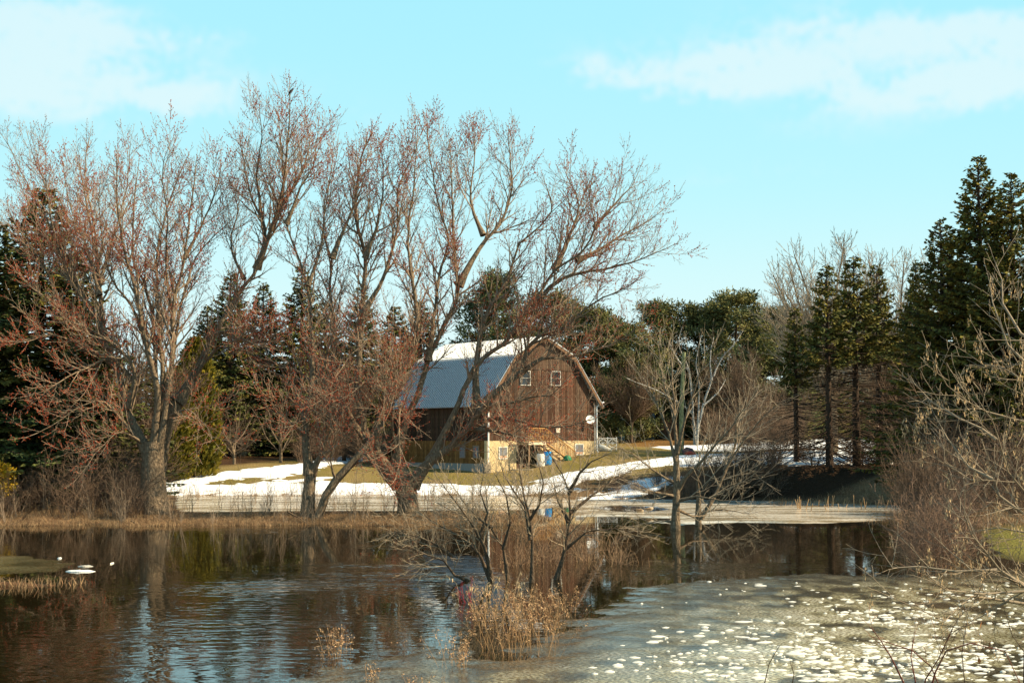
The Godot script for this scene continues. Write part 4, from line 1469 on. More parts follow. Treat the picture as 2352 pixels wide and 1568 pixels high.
# ---- animals ----
func goose(label: String, p: Vector3, size: float, standing: bool, turn: float) -> void:
	var t := thing("goose", label, "goose", p, turn, "")
	t.scale = Vector3.ONE * size
	var y := 0.36 if standing else 0.14
	var brown := mat(Color(0.20, 0.135, 0.08), 0.8)
	var pale := mat(Color(0.50, 0.40, 0.28), 0.8)
	var black := mat(Color(0.012, 0.012, 0.014), 0.6)
	var tilt := 0.10 if standing else 0.0
	var a := Acc.new()
	capped(a, [Vector3(-0.42, y + 0.02, 0), Vector3(-0.30, y + 0.01, 0), Vector3(-0.12, y, 0), Vector3(0.08, y + tilt * 0.4, 0), Vector3(0.22, y + tilt * 0.9, 0), Vector3(0.30, y + tilt * 1.4 + 0.05, 0)], [0.04, 0.09, 0.15, 0.165, 0.13, 0.06], 14)
	put("body", mesh_of(a), pale, t)
	for s in [-1.0, 1.0]:
		a = Acc.new()
		capped(a, [Vector3(-0.44, y + 0.06, s * 0.04), Vector3(-0.2, y + 0.055, s * 0.09), Vector3(0.05, y + 0.06, s * 0.11), Vector3(0.17, y + 0.07, s * 0.09)], [0.015, 0.085, 0.10, 0.05], 10)
		put("wing", mesh_of(a), brown, t)
	a = Acc.new()
	capped(a, [Vector3(-0.40, y + 0.03, 0), Vector3(-0.56, y + 0.0, 0)], [0.06, 0.03], 8)
	put("tail", mesh_of(a), black, t)
	a = Acc.new()
	var head := Vector3(0.36, y + 0.56, 0) if standing else Vector3(0.02, y + 0.22, 0.02)
	if standing:
		capped(a, [Vector3(0.27, y + 0.1, 0), Vector3(0.31, y + 0.24, 0), Vector3(0.30, y + 0.42, 0), Vector3(0.32, y + 0.53, 0), Vector3(0.37, y + 0.555, 0), Vector3(0.43, y + 0.545, 0), Vector3(0.50, y + 0.53, 0)], [0.07, 0.045, 0.036, 0.045, 0.052, 0.035, 0.012], 12)
	else:
		capped(a, [Vector3(0.26, y + 0.05, 0), Vector3(0.34, y + 0.14, 0), Vector3(0.28, y + 0.22, 0.02), Vector3(0.16, y + 0.22, 0.04), Vector3(0.06, y + 0.21, 0.03), Vector3(-0.04, y + 0.18, 0.02)], [0.07, 0.055, 0.05, 0.045, 0.05, 0.02], 12)
	put("neck_and_head", mesh_of(a), black, t)
	for s in [-1.0, 1.0]:
		a = Acc.new()
		capped(a, [head + Vector3(-0.01, -0.035, s * 0.035), head + Vector3(0.0, 0.02, s * 0.04)], [0.016, 0.014], 8)
		put("cheek", mesh_of(a), M.white, t)
	if standing:
		for s in [-1.0, 1.0]:
			a = Acc.new()
			tube(a, PackedVector3Array([Vector3(-0.02 + s * 0.05, y - 0.1, s * 0.07), Vector3(0.0 + s * 0.05, y - 0.22, s * 0.07), Vector3(-0.02 + s * 0.05, 0.03, s * 0.07)]), PackedFloat32Array([0.03, 0.017, 0.014]), 7, false)
			box(a, Vector3(0.04 + s * 0.05, 0.015, s * 0.07), Vector3(0.14, 0.02, 0.08))
			put("leg", mesh_of(a), black, t)

func make_animals() -> void:
	var p := flat(1492, 1180, 0.05)
	goose("goose standing upright on the ice with black neck raised", Vector3(p.x, 0.05, p.y), 0.56, true, 0.1)
	p = flat(1471, 1176, 0.05)
	goose("goose resting on the ice with its head tucked back", Vector3(p.x, 0.05, p.y), 0.56, false, 0.2)
	p = flat(1500, 1180)
	# a bird on the topmost twig
	var b := at(667.3, 209.5, 60.9)
	var t := thing("perched_bird", "small dark bird perched on the topmost maple twig", "bird", b)
	var a := Acc.new()
	capped(a, [Vector3(-0.075, -0.10, 0), Vector3(-0.03, -0.04, 0), Vector3(0.02, 0.03, 0), Vector3(0.055, 0.075, 0)], [0.03, 0.055, 0.052, 0.036], 12)
	put("body", mesh_of(a), mat(Color(0.05, 0.04, 0.035)), t)
	a = Acc.new()
	capped(a, [Vector3(0.055, 0.08, 0), Vector3(0.085, 0.105, 0), Vector3(0.13, 0.115, 0)], [0.035, 0.034, 0.008], 10)
	put("head", mesh_of(a), mat(Color(0.02, 0.02, 0.03)), t)
	a = Acc.new()
	bar(a, Vector3(-0.07, -0.09, 0), Vector3(-0.145, -0.235, 0), 0.03, 0.02)
	put("tail", mesh_of(a), mat(Color(0.04, 0.04, 0.045)), t)
	for s in [-1.0, 1.0]:
		a = Acc.new()
		capped(a, [Vector3(-0.09, -0.12, s * 0.03), Vector3(-0.02, -0.02, s * 0.045), Vector3(0.03, 0.04, s * 0.04)], [0.008, 0.03, 0.02], 8)
		put("wing", mesh_of(a), mat(Color(0.035, 0.03, 0.03)), t)
		a = Acc.new()
		tube(a, PackedVector3Array([Vector3(-0.02, -0.07, s * 0.02), Vector3(0.0, -0.14, s * 0.01)]), PackedFloat32Array([0.008, 0.007]), 5, false)
		put("leg", mesh_of(a), M.black, t)

# ---- ice pieces on the left ----
func floe(label: String, x0: float, x1: float, y0: float, y1: float, tall: float, tilt: float, c: Color) -> void:
	var p := flat(x0, y1)
	var q := flat(x1, y0)
	var w := q.x - p.x
	var l := clampf(absf(q.y - p.y) * 0.3, 0.15, 0.8)
	var a := Acc.new()
	var seg := 22
	for r in [[0.93, -0.06], [1.0, tall * 0.35], [0.93, tall * 0.75], [0.7, tall], [0.02, tall * 1.05]]:
		for s in seg:
			var g := TAU * s / seg
			var e := 1.0 + 0.45 * nz2.get_noise_2d(cos(g) * 22.0 + x0, sin(g) * 22.0)
			var thin := 0.12 + 0.88 * pow(absf(sin(g)), 1.4)
			a.v.append(Vector3(cos(g) * e * r[0] * w * 0.5, r[1] * (0.35 + 0.75 * absf(sin(g)) + 0.6 * nz2.get_noise_2d(s * 23.0, x0 + r[0] * 50.0)), signf(sin(g)) * thin * absf(sin(g)) * e * r[0] * l * 0.5))
	for r in 4:
		for s in seg:
			var u := r * seg + s
			var v := r * seg + (s + 1) % seg
			a.i.append_array([u, v, u + seg, v, v + seg, u + seg])
	var st := SurfaceTool.new()
	st.create_from(mesh_of(a), 0)
	st.generate_normals()
	var m := mat(c, 0.55, 0.5)
	m.normal_enabled = true
	m.normal_texture = M.snow.normal_texture
	m.uv1_triplanar = true
	var o := put("ice_floe", st.commit(), m)
	o.position = Vector3((p.x + q.x) * 0.5, 0.0, (p.y + q.y) * 0.5)
	o.rotation.z = tilt
	tag(o, label, "ice floe")

func make_floes() -> void:
	floe("long white ice floe with a raised crest beside the left ice ledge", 131, 235, 1307, 1318, 0.035, 0.0, Color(0.66, 0.65, 0.6))
	floe("grey flat ice floe just behind the long white one", 167, 224, 1298, 1304, 0.03, 0.0, Color(0.34, 0.32, 0.27))
	floe("narrow ice shard tilted out of the open water", 243, 271, 1290, 1299, 0.03, 0.2, Color(0.6, 0.58, 0.5))
	floe("thin small ice sliver farthest back near the left edge", 124, 147, 1281, 1284, 0.03, 0.05, Color(0.6, 0.6, 0.56))

# ---- trees ----
func maple_habit() -> Habit:
	var h := Habit.new()
	h.top = 2
	h.seg = [0.42, 0.3, 0.22]
	h.lift = [0.10, 0.16, 0.22]
	h.wig = [0.13, 0.17, 0.2]
	h.gap = [0.24, 0.17, 0.2]
	h.ang = [0.72, 0.6, 0.5]
	h.ratio = [0.5, 0.52, 0.5]
	h.thin = 0.0065
	return h

func make_maples() -> void:
	var o := {"bark": M.bark, "twig": M.twig, "buds": 0.95, "bud_mat": M.bud_mat, "bud_size": 0.019, "gap": 0.29, "long": [2.5, 1.45], "category": "tree", "cut": 0.92, "slim": 0.86, "flare": 0.7}
	rng.seed = 101
	limbed_tree("maple_tree", "big bare maple with many steep limbs, leftmost thick trunk on the river bank", 61.0,
		[353, 1182, 352, 1150, 352, 1120, 350, 1060, 352, 1015], [0.74, 0.56, 0.50, 0.45, 0.42], [
		[0.26, 0.035, 1.5, 0.15, 346, 1062, 336, 1036, 318, 1000, 294, 945, 278, 880, 258, 827, 242, 787, 237, 740, 228, 678, 221, 603, 205, 500, 185, 400, 170, 320],
		[0.24, 0.03, -2.0, 0.3, 351, 1060, 353, 1020, 357, 965, 362, 900, 348, 840, 334, 790, 325, 744, 308, 656, 283, 568, 266, 436, 272, 290],
		[0.2, 0.03, 2.5, 0.3, 353, 1060, 358, 1015, 360, 950, 358, 870, 354, 790, 350, 722, 326, 640, 305, 590, 310, 436, 326, 340],
		[0.2, 0.03, 0.5, 0.3, 354, 1060, 364, 1005, 372, 930, 372, 850, 366, 790, 360, 656, 362, 568, 396, 440, 450, 320],
		[0.22, 0.03, -1.5, 0.3, 355, 1060, 368, 1005, 380, 930, 392, 850, 396, 780, 398, 700, 422, 594, 440, 458, 455, 345, 460, 300],
		[0.15, 0.025, 3.0, 0.2, 384, 900, 402, 780, 411, 720, 433, 634, 466, 568, 549, 489],
		[0.15, 0.025, -3.0, 0.15, 290, 935, 308, 849, 246, 783, 145, 717, 84, 669, 20, 630],
		[0.10, 0.02, -3.5, 0.15, 300, 870, 258, 823, 215, 838, 173, 855, 101, 896, 10, 924],
		[0.10, 0.02, -3.0, 0.2, 318, 1010, 266, 948, 240, 922, 190, 930, 120, 975, 60, 1010],
		[0.11, 0.02, -4.0, 0.2, 262, 840, 200, 800, 130, 770, 60, 780, 0, 810],
		[0.12, 0.02, 2.0, 0.2, 240, 770, 200, 690, 140, 600, 70, 480, 30, 380],
		[0.12, 0.02, -1.0, 0.2, 246, 783, 200, 700, 160, 640, 120, 520, 105, 400, 110, 310],
		[0.10, 0.02, -3.0, 0.2, 145, 717, 100, 610, 50, 540, 10, 470],
		[0.09, 0.018, 3.0, 0.2, 228, 678, 195, 560, 160, 470, 140, 350],
		[0.09, 0.018, -3.0, 0.2, 334, 787, 300, 700, 255, 640, 230, 520, 228, 400],
		[0.09, 0.018, -2.0, 0.2, 396, 720, 380, 620, 384, 500, 372, 390, 400, 300],
		[0.09, 0.018, 2.0, 0.2, 422, 594, 460, 520, 500, 420, 510, 330],
		[0.06, 0.015, -4.0, 0.1, 392, 955, 430, 940, 470, 975, 490, 1010],
		[0.06, 0.015, -4.0, 0.1, 330, 1020, 280, 990, 240, 1020, 200, 1060]], maple_habit(), o)
	rng.seed = 102
	limbed_tree("maple_tree", "leaning maple limb tree whose crown rises highest, right of the leftmost trunk", 62.4,
		[358, 1174, 361, 1090, 380, 985, 407, 924], [0.36, 0.32, 0.3, 0.28], [
		[0.28, 0.09, 1.5, 0.3, 407, 924, 443, 868, 490, 770, 540, 685, 589, 618],
		[0.15, 0.025, 1.0, 0.15, 589, 618, 609, 550, 600, 500, 578, 458, 562, 392, 552, 300],
		[0.16, 0.025, -1.5, 0.15, 589, 618, 618, 540, 640, 470, 655, 380, 670, 187],
		[0.12, 0.02, 1.0, 0.15, 622, 530, 650, 453, 646, 348, 636, 240],
		[0.10, 0.02, 2.0, 0.15, 640, 480, 690, 400, 710, 320, 700, 270],
		[0.09, 0.02, -2.5, 0.15, 600, 500, 590, 400, 600, 320, 592, 245],
		[0.08, 0.02, 3.0, 0.15, 560, 640, 530, 560, 545, 480, 520, 400],
		[0.09, 0.02, -3.0, 0.1, 490, 770, 530, 760, 580, 790, 640, 800],
		[0.09, 0.02, -3.5, 0.1, 443, 868, 500, 800, 560, 770, 620, 700]], maple_habit(), o)
	rng.seed = 103
	limbed_tree("maple_tree", "two-stemmed smaller maple on the bank between the two thick trunks", 60.4,
		[707, 1180, 709, 1130, 713, 1085], [0.40, 0.26, 0.24], [
		[0.21, 0.025, 1.0, 0.35, 711, 1090, 702, 1027, 703, 971, 713, 911, 718, 849, 715, 744, 706, 656, 679, 577, 657, 515, 631, 475, 605, 400, 587, 330],
		[0.17, 0.03, -1.0, 0.3, 716, 1088, 724, 1070, 737, 1043, 759, 987, 779, 950, 800, 900],
		[0.11, 0.02, 1.5, 0.2, 703, 971, 690, 930, 694, 880, 690, 820],
		[0.09, 0.02, 2.0, 0.15, 706, 656, 740, 560, 745, 460, 770, 380, 775, 310],
		[0.09, 0.02, 0.0, 0.15, 657, 515, 690, 430, 720, 380, 730, 300],
		[0.09, 0.02, -1.5, 0.15, 713, 900, 745, 840, 756, 790, 790, 720],
		[0.07, 0.02, -2.0, 0.15, 702, 1000, 660, 960, 640, 930, 600, 900]], maple_habit(), o)
	limbed_tree("maple_tree", "slanting bare trunk leaning right beside the two-stemmed maple", 60.0,
		[727, 1178, 748, 1138, 772, 1102, 803, 1068, 832, 1037, 862, 1000], [0.2, 0.17, 0.17, 0.15, 0.14, 0.12], [
		[0.11, 0.02, -2.0, 0.2, 860, 1004, 890, 950, 905, 880, 900, 800],
		[0.07, 0.015, -2.0, 0.2, 832, 1037, 860, 1060, 880, 1100, 890, 1140],
		[0.06, 0.015, -2.0, 0.2, 772, 1102, 760, 1060, 770, 1000, 790, 960]], maple_habit(), o)
	rng.seed = 104
	limbed_tree("maple_tree", "massive low-forking maple in front of the barn, its limbs fanning wide", 61.0,
		[938, 1184, 936, 1150, 932, 1118, 930, 1098], [0.54, 0.44, 0.47, 0.52], [
		[0.30, 0.05, 1.5, 0.3, 918, 1110, 890, 1085, 864, 1056, 846, 1022, 830, 960, 821, 895, 825, 829, 826, 760, 833, 690, 838, 594, 816, 480, 833, 345],
		[0.26, 0.03, -1.5, 0.3, 920, 1105, 880, 1060, 861, 1010, 881, 928, 923, 855, 950, 806, 960, 746, 952, 680, 937, 560, 950, 420, 962, 262],
		[0.22, 0.03, 3.0, 0.3, 880, 1070, 840, 1010, 800, 950, 772, 880, 764, 790, 767, 735, 757, 656, 763, 594, 741, 537, 754, 436, 771, 315],
		[0.26, 0.03, 0.5, 0.3, 928, 1100, 912, 1050, 937, 961, 960, 905, 983, 829, 1005, 779, 1040, 708, 1053, 656, 1044, 599, 1040, 480, 1035, 348, 1042, 275],
		[0.30, 0.16, -1.0, 0.4, 945, 1112, 993, 1055, 1037, 1026, 1081, 976, 1102, 944],
		[0.22, 0.03, 1.0, 0.25, 1095, 950, 1092, 865, 1096, 821, 1104, 762, 1126, 705, 1164, 643, 1179, 596, 1194, 559, 1240, 520, 1268, 486, 1252, 413, 1252, 375],
		[0.22, 0.03, -1.5, 0.25, 990, 1060, 1043, 947, 1072, 877, 1110, 821, 1154, 792, 1175, 768, 1201, 720, 1245, 669, 1274, 618, 1325, 589, 1366, 523, 1355, 449, 1372, 345],
		[0.22, 0.03, -1.5, 0.2, 1102, 944, 1125, 912, 1169, 879, 1198, 853, 1212, 797, 1240, 772, 1296, 753, 1344, 709, 1384, 684, 1440, 660, 1495, 640],
		[0.12, 0.02, 2.0, 0.1, 1325, 600, 1388, 567, 1443, 530, 1490, 508, 1530, 475],
		[0.14, 0.02, -2.0, 0.1, 1220, 700, 1245, 680, 1296, 636, 1406, 614, 1479, 592, 1575, 550],
		[0.14, 0.02, -2.0, 0.1, 1098, 945, 1112, 935, 1169, 926, 1239, 909, 1265, 908, 1305, 868],
		[0.15, 0.02, -3.0, 0.1, 1085, 975, 1130, 962, 1172, 961, 1228, 976, 1286, 979, 1354, 964, 1392, 929],
		[0.12, 0.05, -3.0, 0.1, 1078, 985, 1105, 988, 1148, 991, 1182, 1002],
		[0.12, 0.02, -2.0, 0.1, 1190, 862, 1242, 824, 1290, 824, 1359, 806, 1447, 768, 1500, 690],
		[0.16, 0.03, 2.0, 0.2, 1053, 656, 1084, 599, 1119, 546, 1148, 515, 1175, 430, 1162, 290],
		[0.14, 0.025, 2.0, 0.2, 983, 829, 1000, 700, 1012, 612, 1031, 555, 1000, 440, 975, 265],
		[0.14, 0.025, 0.0, 0.2, 833, 720, 859, 678, 890, 612, 912, 515, 914, 436, 950, 348, 958, 275],
		[0.12, 0.02, -1.0, 0.2, 838, 594, 870, 500, 880, 400, 870, 300],
		[0.12, 0.02, 1.0, 0.2, 763, 594, 800, 500, 830, 430, 850, 330],
		[0.10, 0.02, 2.0, 0.2, 1110, 540, 1080, 460, 1090, 360, 1085, 290],
		[0.14, 0.025, 3.0, 0.1, 790, 925, 732, 892, 693, 859, 630, 832, 574, 812, 500, 760],
		[0.10, 0.02, -3.0, 0.1, 845, 1020, 790, 960, 720, 960, 660, 985],
		[0.09, 0.02, -3.0, 0.1, 861, 1010, 880, 930, 840, 880, 780, 890, 720, 930],
		[0.09, 0.02, -3.0, 0.1, 950, 806, 930, 760, 880, 760, 820, 800, 780, 850],
		[0.08, 0.02, -4.0, 0.1, 912, 1050, 900, 960, 910, 880, 890, 850, 880, 930, 885, 1000],
		[0.08, 0.02, -4.0, 0.1, 937, 961, 920, 930, 915, 980, 918, 1060, 905, 1110],
		[0.14, 0.025, 2.5, 0.1, 1274, 618, 1310, 540, 1330, 470, 1300, 400, 1290, 390],
		[0.10, 0.02, 1.0, 0.1, 1366, 523, 1410, 470, 1450, 430, 1470, 385],
		[0.10, 0.02, 3.0, 0.1, 1175, 768, 1240, 720, 1290, 700, 1330, 650, 1420, 640]], maple_habit(), o)
	rng.seed = 105
	limbed_tree("maple_tree", "bare tree behind the dark left spruce, its twigs fanning against the sky", 73.0,
		[252, 1118, 254, 1000, 250, 850], [0.42, 0.34, 0.28], [
		[0.2, 0.03, 1.0, 0.3, 250, 860, 238, 760, 228, 650, 215, 520, 195, 400, 205, 300],
		[0.15, 0.02, -1.0, 0.2, 236, 740, 190, 620, 130, 480, 80, 370, 60, 290],
		[0.12, 0.02, 2.0, 0.2, 244, 800, 170, 690, 90, 600, 10, 520, -60, 450],
		[0.12, 0.02, 2.0, 0.2, 228, 650, 260, 540, 290, 430, 300, 300],
		[0.10, 0.02, 0.0, 0.2, 190, 620, 130, 560, 60, 420, 10, 320, -20, 280],
		[0.10, 0.02, 2.0, 0.2, 170, 690, 100, 700, 30, 690, -60, 640]], maple_habit(), {"bark": M.bark, "twig": M.twig, "buds": 0.6, "bud_mat": M.dull_bud, "bud_size": 0.018, "gap": 0.36, "long": [2.6, 1.5], "category": "tree", "cut": 0.93, "slim": 0.9})

func make_flooded_trees() -> void:
	var h := maple_habit()
	h.gap = [0.36, 0.26, 0.2]
	h.lift = [0.05, 0.08, 0.1]
	h.thin = 0.0065
	var o := {"bark": M.bark, "twig": M.grey_twig, "gap": 0.24, "long": [1.9, 1.1], "category": "tree", "sides": 7}
	rng.seed = 201
	limbed_tree("flooded_sapling", "slim bare tree standing in water before the ice shelf, right of the geese", 54.5,
		[1552, 1224, 1554, 1131, 1554, 1085], [0.22, 0.15, 0.14], [
		[0.12, 0.02, 0.5, 0.3, 1554, 1090, 1554, 1040, 1550, 921, 1542, 850, 1545, 790],
		[0.09, 0.015, -1.5, 0.2, 1558, 1125, 1575, 1095, 1607, 1064, 1645, 1020, 1683, 974, 1740, 898],
		[0.08, 0.012, 1.0, 0.2, 1553, 1060, 1535, 993, 1507, 926, 1483, 879, 1460, 840],
		[0.08, 0.012, -1.0, 0.2, 1556, 1040, 1566, 993, 1587, 921, 1616, 840, 1640, 790],
		[0.06, 0.012, 1.5, 0.2, 1552, 960, 1530, 900, 1520, 840, 1510, 790],
		[0.06, 0.012, -2.0, 0.1, 1553, 1110, 1500, 1080, 1450, 1040, 1400, 1020],
		[0.06, 0.012, -2.0, 0.1, 1553, 1140, 1500, 1130, 1460, 1110],
		[0.06, 0.012, -2.0, 0.1, 1556, 1150, 1600, 1140, 1660, 1150, 1720, 1140],
		[0.06, 0.012, 1.0, 0.1, 1554, 1200, 1520, 1195, 1480, 1205],
		[0.06, 0.012, 1.0, 0.1, 1556, 1170, 1590, 1185, 1630, 1180]], h, o)
	limbed_tree("flooded_sapling", "second slim tree just right of it, leaning out over the ice shelf", 57.5,
		[1606, 1216, 1604, 1180, 1606, 1140], [0.16, 0.12, 0.11], [
		[0.10, 0.015, 1.0, 0.2, 1610, 1190, 1630, 1160, 1645, 1136, 1664, 1088, 1692, 1017, 1711, 945, 1728, 850],
		[0.07, 0.012, -1.0, 0.2, 1664, 1080, 1710, 1010, 1760, 950, 1800, 920],
		[0.07, 0.012, -1.0, 0.2, 1606, 1140, 1600, 1100, 1620, 1060, 1630, 1000],
		[0.06, 0.012, -1.0, 0.2, 1640, 1140, 1700, 1110, 1760, 1090],
		[0.06, 0.012, 0.0, 0.2, 1608, 1180, 1660, 1170, 1720, 1180],
		[0.06, 0.012, 0.0, 0.2, 1692, 1017, 1690, 950, 1670, 890]], h, o)
	# bushes standing in the water at the middle
	var b := maple_habit()
	b.gap = [0.15, 0.11, 0.11]
	b.seg = [0.22, 0.16, 0.12]
	b.lift = [0.04, 0.07, 0.1]
	b.thin = 0.0044
	o = {"bark": M.dark_bark, "twig": mat(Color(0.29, 0.22, 0.145)), "gap": 0.11, "long": [1.05, 0.62], "category": "bush", "sides": 6}
	rng.seed = 202
	limbed_tree("flooded_bush", "leaning grey bush reaching left over the open water, left one of the flooded clump", 34.6,
		[1130, 1336], [], [
		[0.055, 0.01, 0.8, 0.25, 1128, 1336, 1100, 1272, 1060, 1232, 1010, 1205, 970, 1180],
		[0.06, 0.01, -0.5, 0.25, 1130, 1336, 1114, 1259, 1084, 1201, 1055, 1164, 1012, 1105],
		[0.045, 0.008, -0.6, 0.2, 1080, 1336, 1042, 1322, 1019, 1290, 970, 1268, 927, 1256],
		[0.04, 0.008, -0.2, 0.2, 1040, 1278, 989, 1245, 916, 1223, 890, 1230],
		[0.04, 0.008, 0.5, 0.2, 1100, 1235, 1120, 1180, 1100, 1130, 1110, 1085]], b, o)
	limbed_tree("flooded_bush", "dark forked bush second in the flooded clump, its stem leaning left", 34.8,
		[1168, 1340], [], [
		[0.05, 0.01, 0.5, 0.25, 1168, 1338, 1154, 1256, 1128, 1212, 1077, 1164, 1030, 1100],
		[0.045, 0.01, -0.5, 0.25, 1156, 1262, 1170, 1200, 1160, 1140, 1140, 1090],
		[0.04, 0.008, 0.7, 0.2, 1130, 1214, 1100, 1190, 1060, 1185, 1000, 1150]], b, o)
	limbed_tree("flooded_bush", "straight slim stem standing in the middle of the flooded clump", 34.2,
		[1220, 1354], [], [
		[0.065, 0.012, 0.0, 0.3, 1221, 1356, 1220, 1237, 1214, 1190, 1196, 1091, 1186, 1040],
		[0.045, 0.01, 0.8, 0.2, 1219, 1240, 1205, 1164, 1158, 1091, 1150, 1060],
		[0.04, 0.01, -0.8, 0.2, 1216, 1195, 1240, 1160, 1250, 1110, 1235, 1060]], b, o)
	limbed_tree("flooded_bush", "crooked dark stem forking high, right one of the flooded clump", 35.0,
		[1280, 1332], [], [
		[0.075, 0.014, 0.0, 0.3, 1278, 1336, 1284, 1305, 1297, 1274, 1308, 1183, 1308, 1128, 1290, 1091, 1255, 1030],
		[0.05, 0.01, -0.6, 0.2, 1309, 1130, 1330, 1085, 1360, 1060, 1395, 1040],
		[0.045, 0.01, 0.6, 0.2, 1309, 1178, 1366, 1135, 1420, 1095, 1450, 1080],
		[0.04, 0.008, -0.6, 0.2, 1300, 1260, 1350, 1220, 1420, 1215, 1470, 1225],
		[0.04, 0.008, 0.6, 0.2, 1306, 1200, 1280, 1150, 1270, 1100]], b, o)

func make_near_bush() -> void:
	var h := maple_habit()
	h.gap = [0.13, 0.12, 0.1]
	h.seg = [0.12, 0.09, 0.07]
	h.lift = [0.02, 0.05, 0.1]
	h.wig = [0.14, 0.18, 0.2]
	h.ratio = [0.42, 0.45, 0.5]
	h.thin = 0.0028
	rng.seed = 301
	var o := {"bark": M.pale_twig, "twig": M.pale_twig, "gap": 0.12, "long": [0.6, 0.36], "category": "bush", "sides": 7}
	var t := limbed_tree("riverside_bush", "pale grey branches of a near bush reaching in from the right edge", 13.0,
		[2640, 1500], [], [
		[0.018, 0.004, 0.5, 0.2, 2560, 1330, 2440, 980, 2352, 875, 2322, 863, 2298, 843, 2257, 835, 2213, 803],
		[0.018, 0.004, -0.4, 0.2, 2560, 1250, 2450, 1010, 2352, 968, 2269, 948, 2217, 924, 2181, 887, 2157, 843],
		[0.02, 0.004, -0.6, 0.2, 2600, 1400, 2450, 1190, 2352, 1125, 2318, 1081, 2289, 1008, 2269, 950],
		[0.024, 0.004, 0.3, 0.2, 2600, 1420, 2460, 1240, 2352, 1181, 2298, 1137, 2281, 1101, 2229, 1105, 2177, 1061, 2169, 1020],
		[0.02, 0.004, 0.8, 0.2, 2600, 1440, 2470, 1250, 2352, 1226, 2298, 1218, 2229, 1222],
		[0.027, 0.004, -0.5, 0.2, 2620, 1470, 2480, 1400, 2352, 1342, 2298, 1310, 2269, 1266, 2225, 1230, 2213, 1181, 2213, 1109],
		[0.024, 0.004, 0.2, 0.15, 2352, 1345, 2289, 1314, 2205, 1314, 2120, 1302, 2048, 1298, 2020, 1262],
		[0.027, 0.004, -0.8, 0.15, 2620, 1480, 2480, 1400, 2352, 1362, 2257, 1367, 2177, 1350, 2130, 1322],
		[0.022, 0.004, -0.8, 0.15, 2480, 1400, 2352, 1385, 2270, 1380, 2230, 1370, 2200, 1405, 2170, 1420, 2050, 1372],
		[0.020, 0.004, 0.6, 0.1, 2400, 800, 2352, 760, 2310, 700, 2298, 640, 2292, 600],
		[0.020, 0.004, 0.4, 0.1, 2420, 880, 2352, 822, 2318, 790, 2280, 700, 2265, 650],
		[0.016, 0.004, 0.4, 0.1, 2289, 1010, 2250, 980, 2200, 960, 2150, 930, 2120, 905],
		[0.016, 0.004, 0.4, 0.1, 2281, 1101, 2230, 1070, 2180, 1000, 2150, 950]], h, o)
	# seed tassels that hang from it
	var a := Acc.new()
	for k in 26:
		leaf(a, Vector3(r1(-0.03, 0.03), r1(-0.16, 0.0), r1(-0.03, 0.03)), Vector3(r1(-0.012, 0.012), -r1(0.02, 0.05), r1(-0.012, 0.012)), r1(0.003, 0.006), Color(0.46, 0.32, 0.18) * r1(0.7, 1.3))
	var tassel := mesh_of(a)
	var where := []
	for k in h.tips.size():
		if rng.randf() < 0.16:
			where.append(Transform3D(Basis(Vector3.UP, rng.randf() * TAU).scaled(Vector3.ONE * r1(0.5, 1.1)), h.tips[k]))
	scatter("seed_tassels", tassel, M.grass, where, t)
	# red-brown vine stems at the lower right
	var v := maple_habit()
	v.gap = [0.12, 0.10, 0.08]
	v.seg = [0.08, 0.06, 0.05]
	v.lift = [-0.03, -0.05, 0.0]
	v.wig = [0.22, 0.3, 0.3]
	v.thin = 0.0024
	o = {"bark": mat(Color(0.13, 0.045, 0.03)), "twig": mat(Color(0.17, 0.09, 0.055)), "gap": 0.16, "long": [0.30, 0.18], "category": "vine", "sides": 6}
	t = limbed_tree("bramble_vine", "dark red arching bramble stems rising at the bottom right", 11.5,
		[2110, 1660], [], [
		[0.010, 0.004, 0.2, 0.3, 2110, 1650, 2080, 1560, 2050, 1500, 2022, 1465, 1995, 1435],
		[0.009, 0.004, -0.2, 0.3, 2120, 1650, 2150, 1540, 2170, 1495, 2230, 1480, 2300, 1490, 2352, 1560],
		[0.008, 0.004, 0.2, 0.3, 2100, 1650, 2110, 1560, 2090, 1510, 2100, 1470],
		[0.008, 0.004, -0.3, 0.3, 2115, 1650, 2130, 1560, 2160, 1510, 2180, 1450],
		[0.008, 0.004, 0.0, 0.3, 2105, 1650, 2160, 1590, 2140, 1530, 2090, 1490, 2030, 1470]], v, o)
	a = Acc.new()
	for k in 40:
		var tip := v.tips[rng.randi() % v.tips.size()]
		if tip.x > 0.35:
			leaf(a, tip, Vector3(r1(-0.02, 0.02), -r1(0.04, 0.08), r1(-0.02, 0.02)), r1(0.008, 0.016), Color(0.34, 0.15, 0.06) * r1(0.7, 1.2))
	if a.v.size():
		put("withered_leaves", mesh_of(a), M.grass, t, "stuff")
	for q in [[2222, 1575, 2220, 1500, 2218, 1430, 0.2, "thin upright twig beside the bramble at the lower right"], [1760, 1580, 1768, 1530, 1778, 1480, 0.0, "single short dark twig at the bottom edge, middle right"], [2352, 1490, 2322, 1460, 2300, 1400, 0.1, "bent twig entering at the right edge above the bottom corner"], [1826, 1580, 1826, 1550, 1824, 1530, 0.0, "tiny straight twig at the bottom edge left of the bramble"]]:
		var w := maple_habit()
		w.gap = [0.2, 0.2, 0.2]
		w.top = 1
		w.thin = 0.002
		limbed_tree("twig", q[7], 11.0, [q[0], 1640], [], [[0.006, 0.003, q[6], 0.4, q[0], 1640, q[0], q[1], q[2], q[3], q[4], q[5]]], w, {"bark": M.dark_bark, "twig": M.dark_bark, "gap": 0.2, "long": [0.12, 0.08], "category": "twig", "sides": 5})

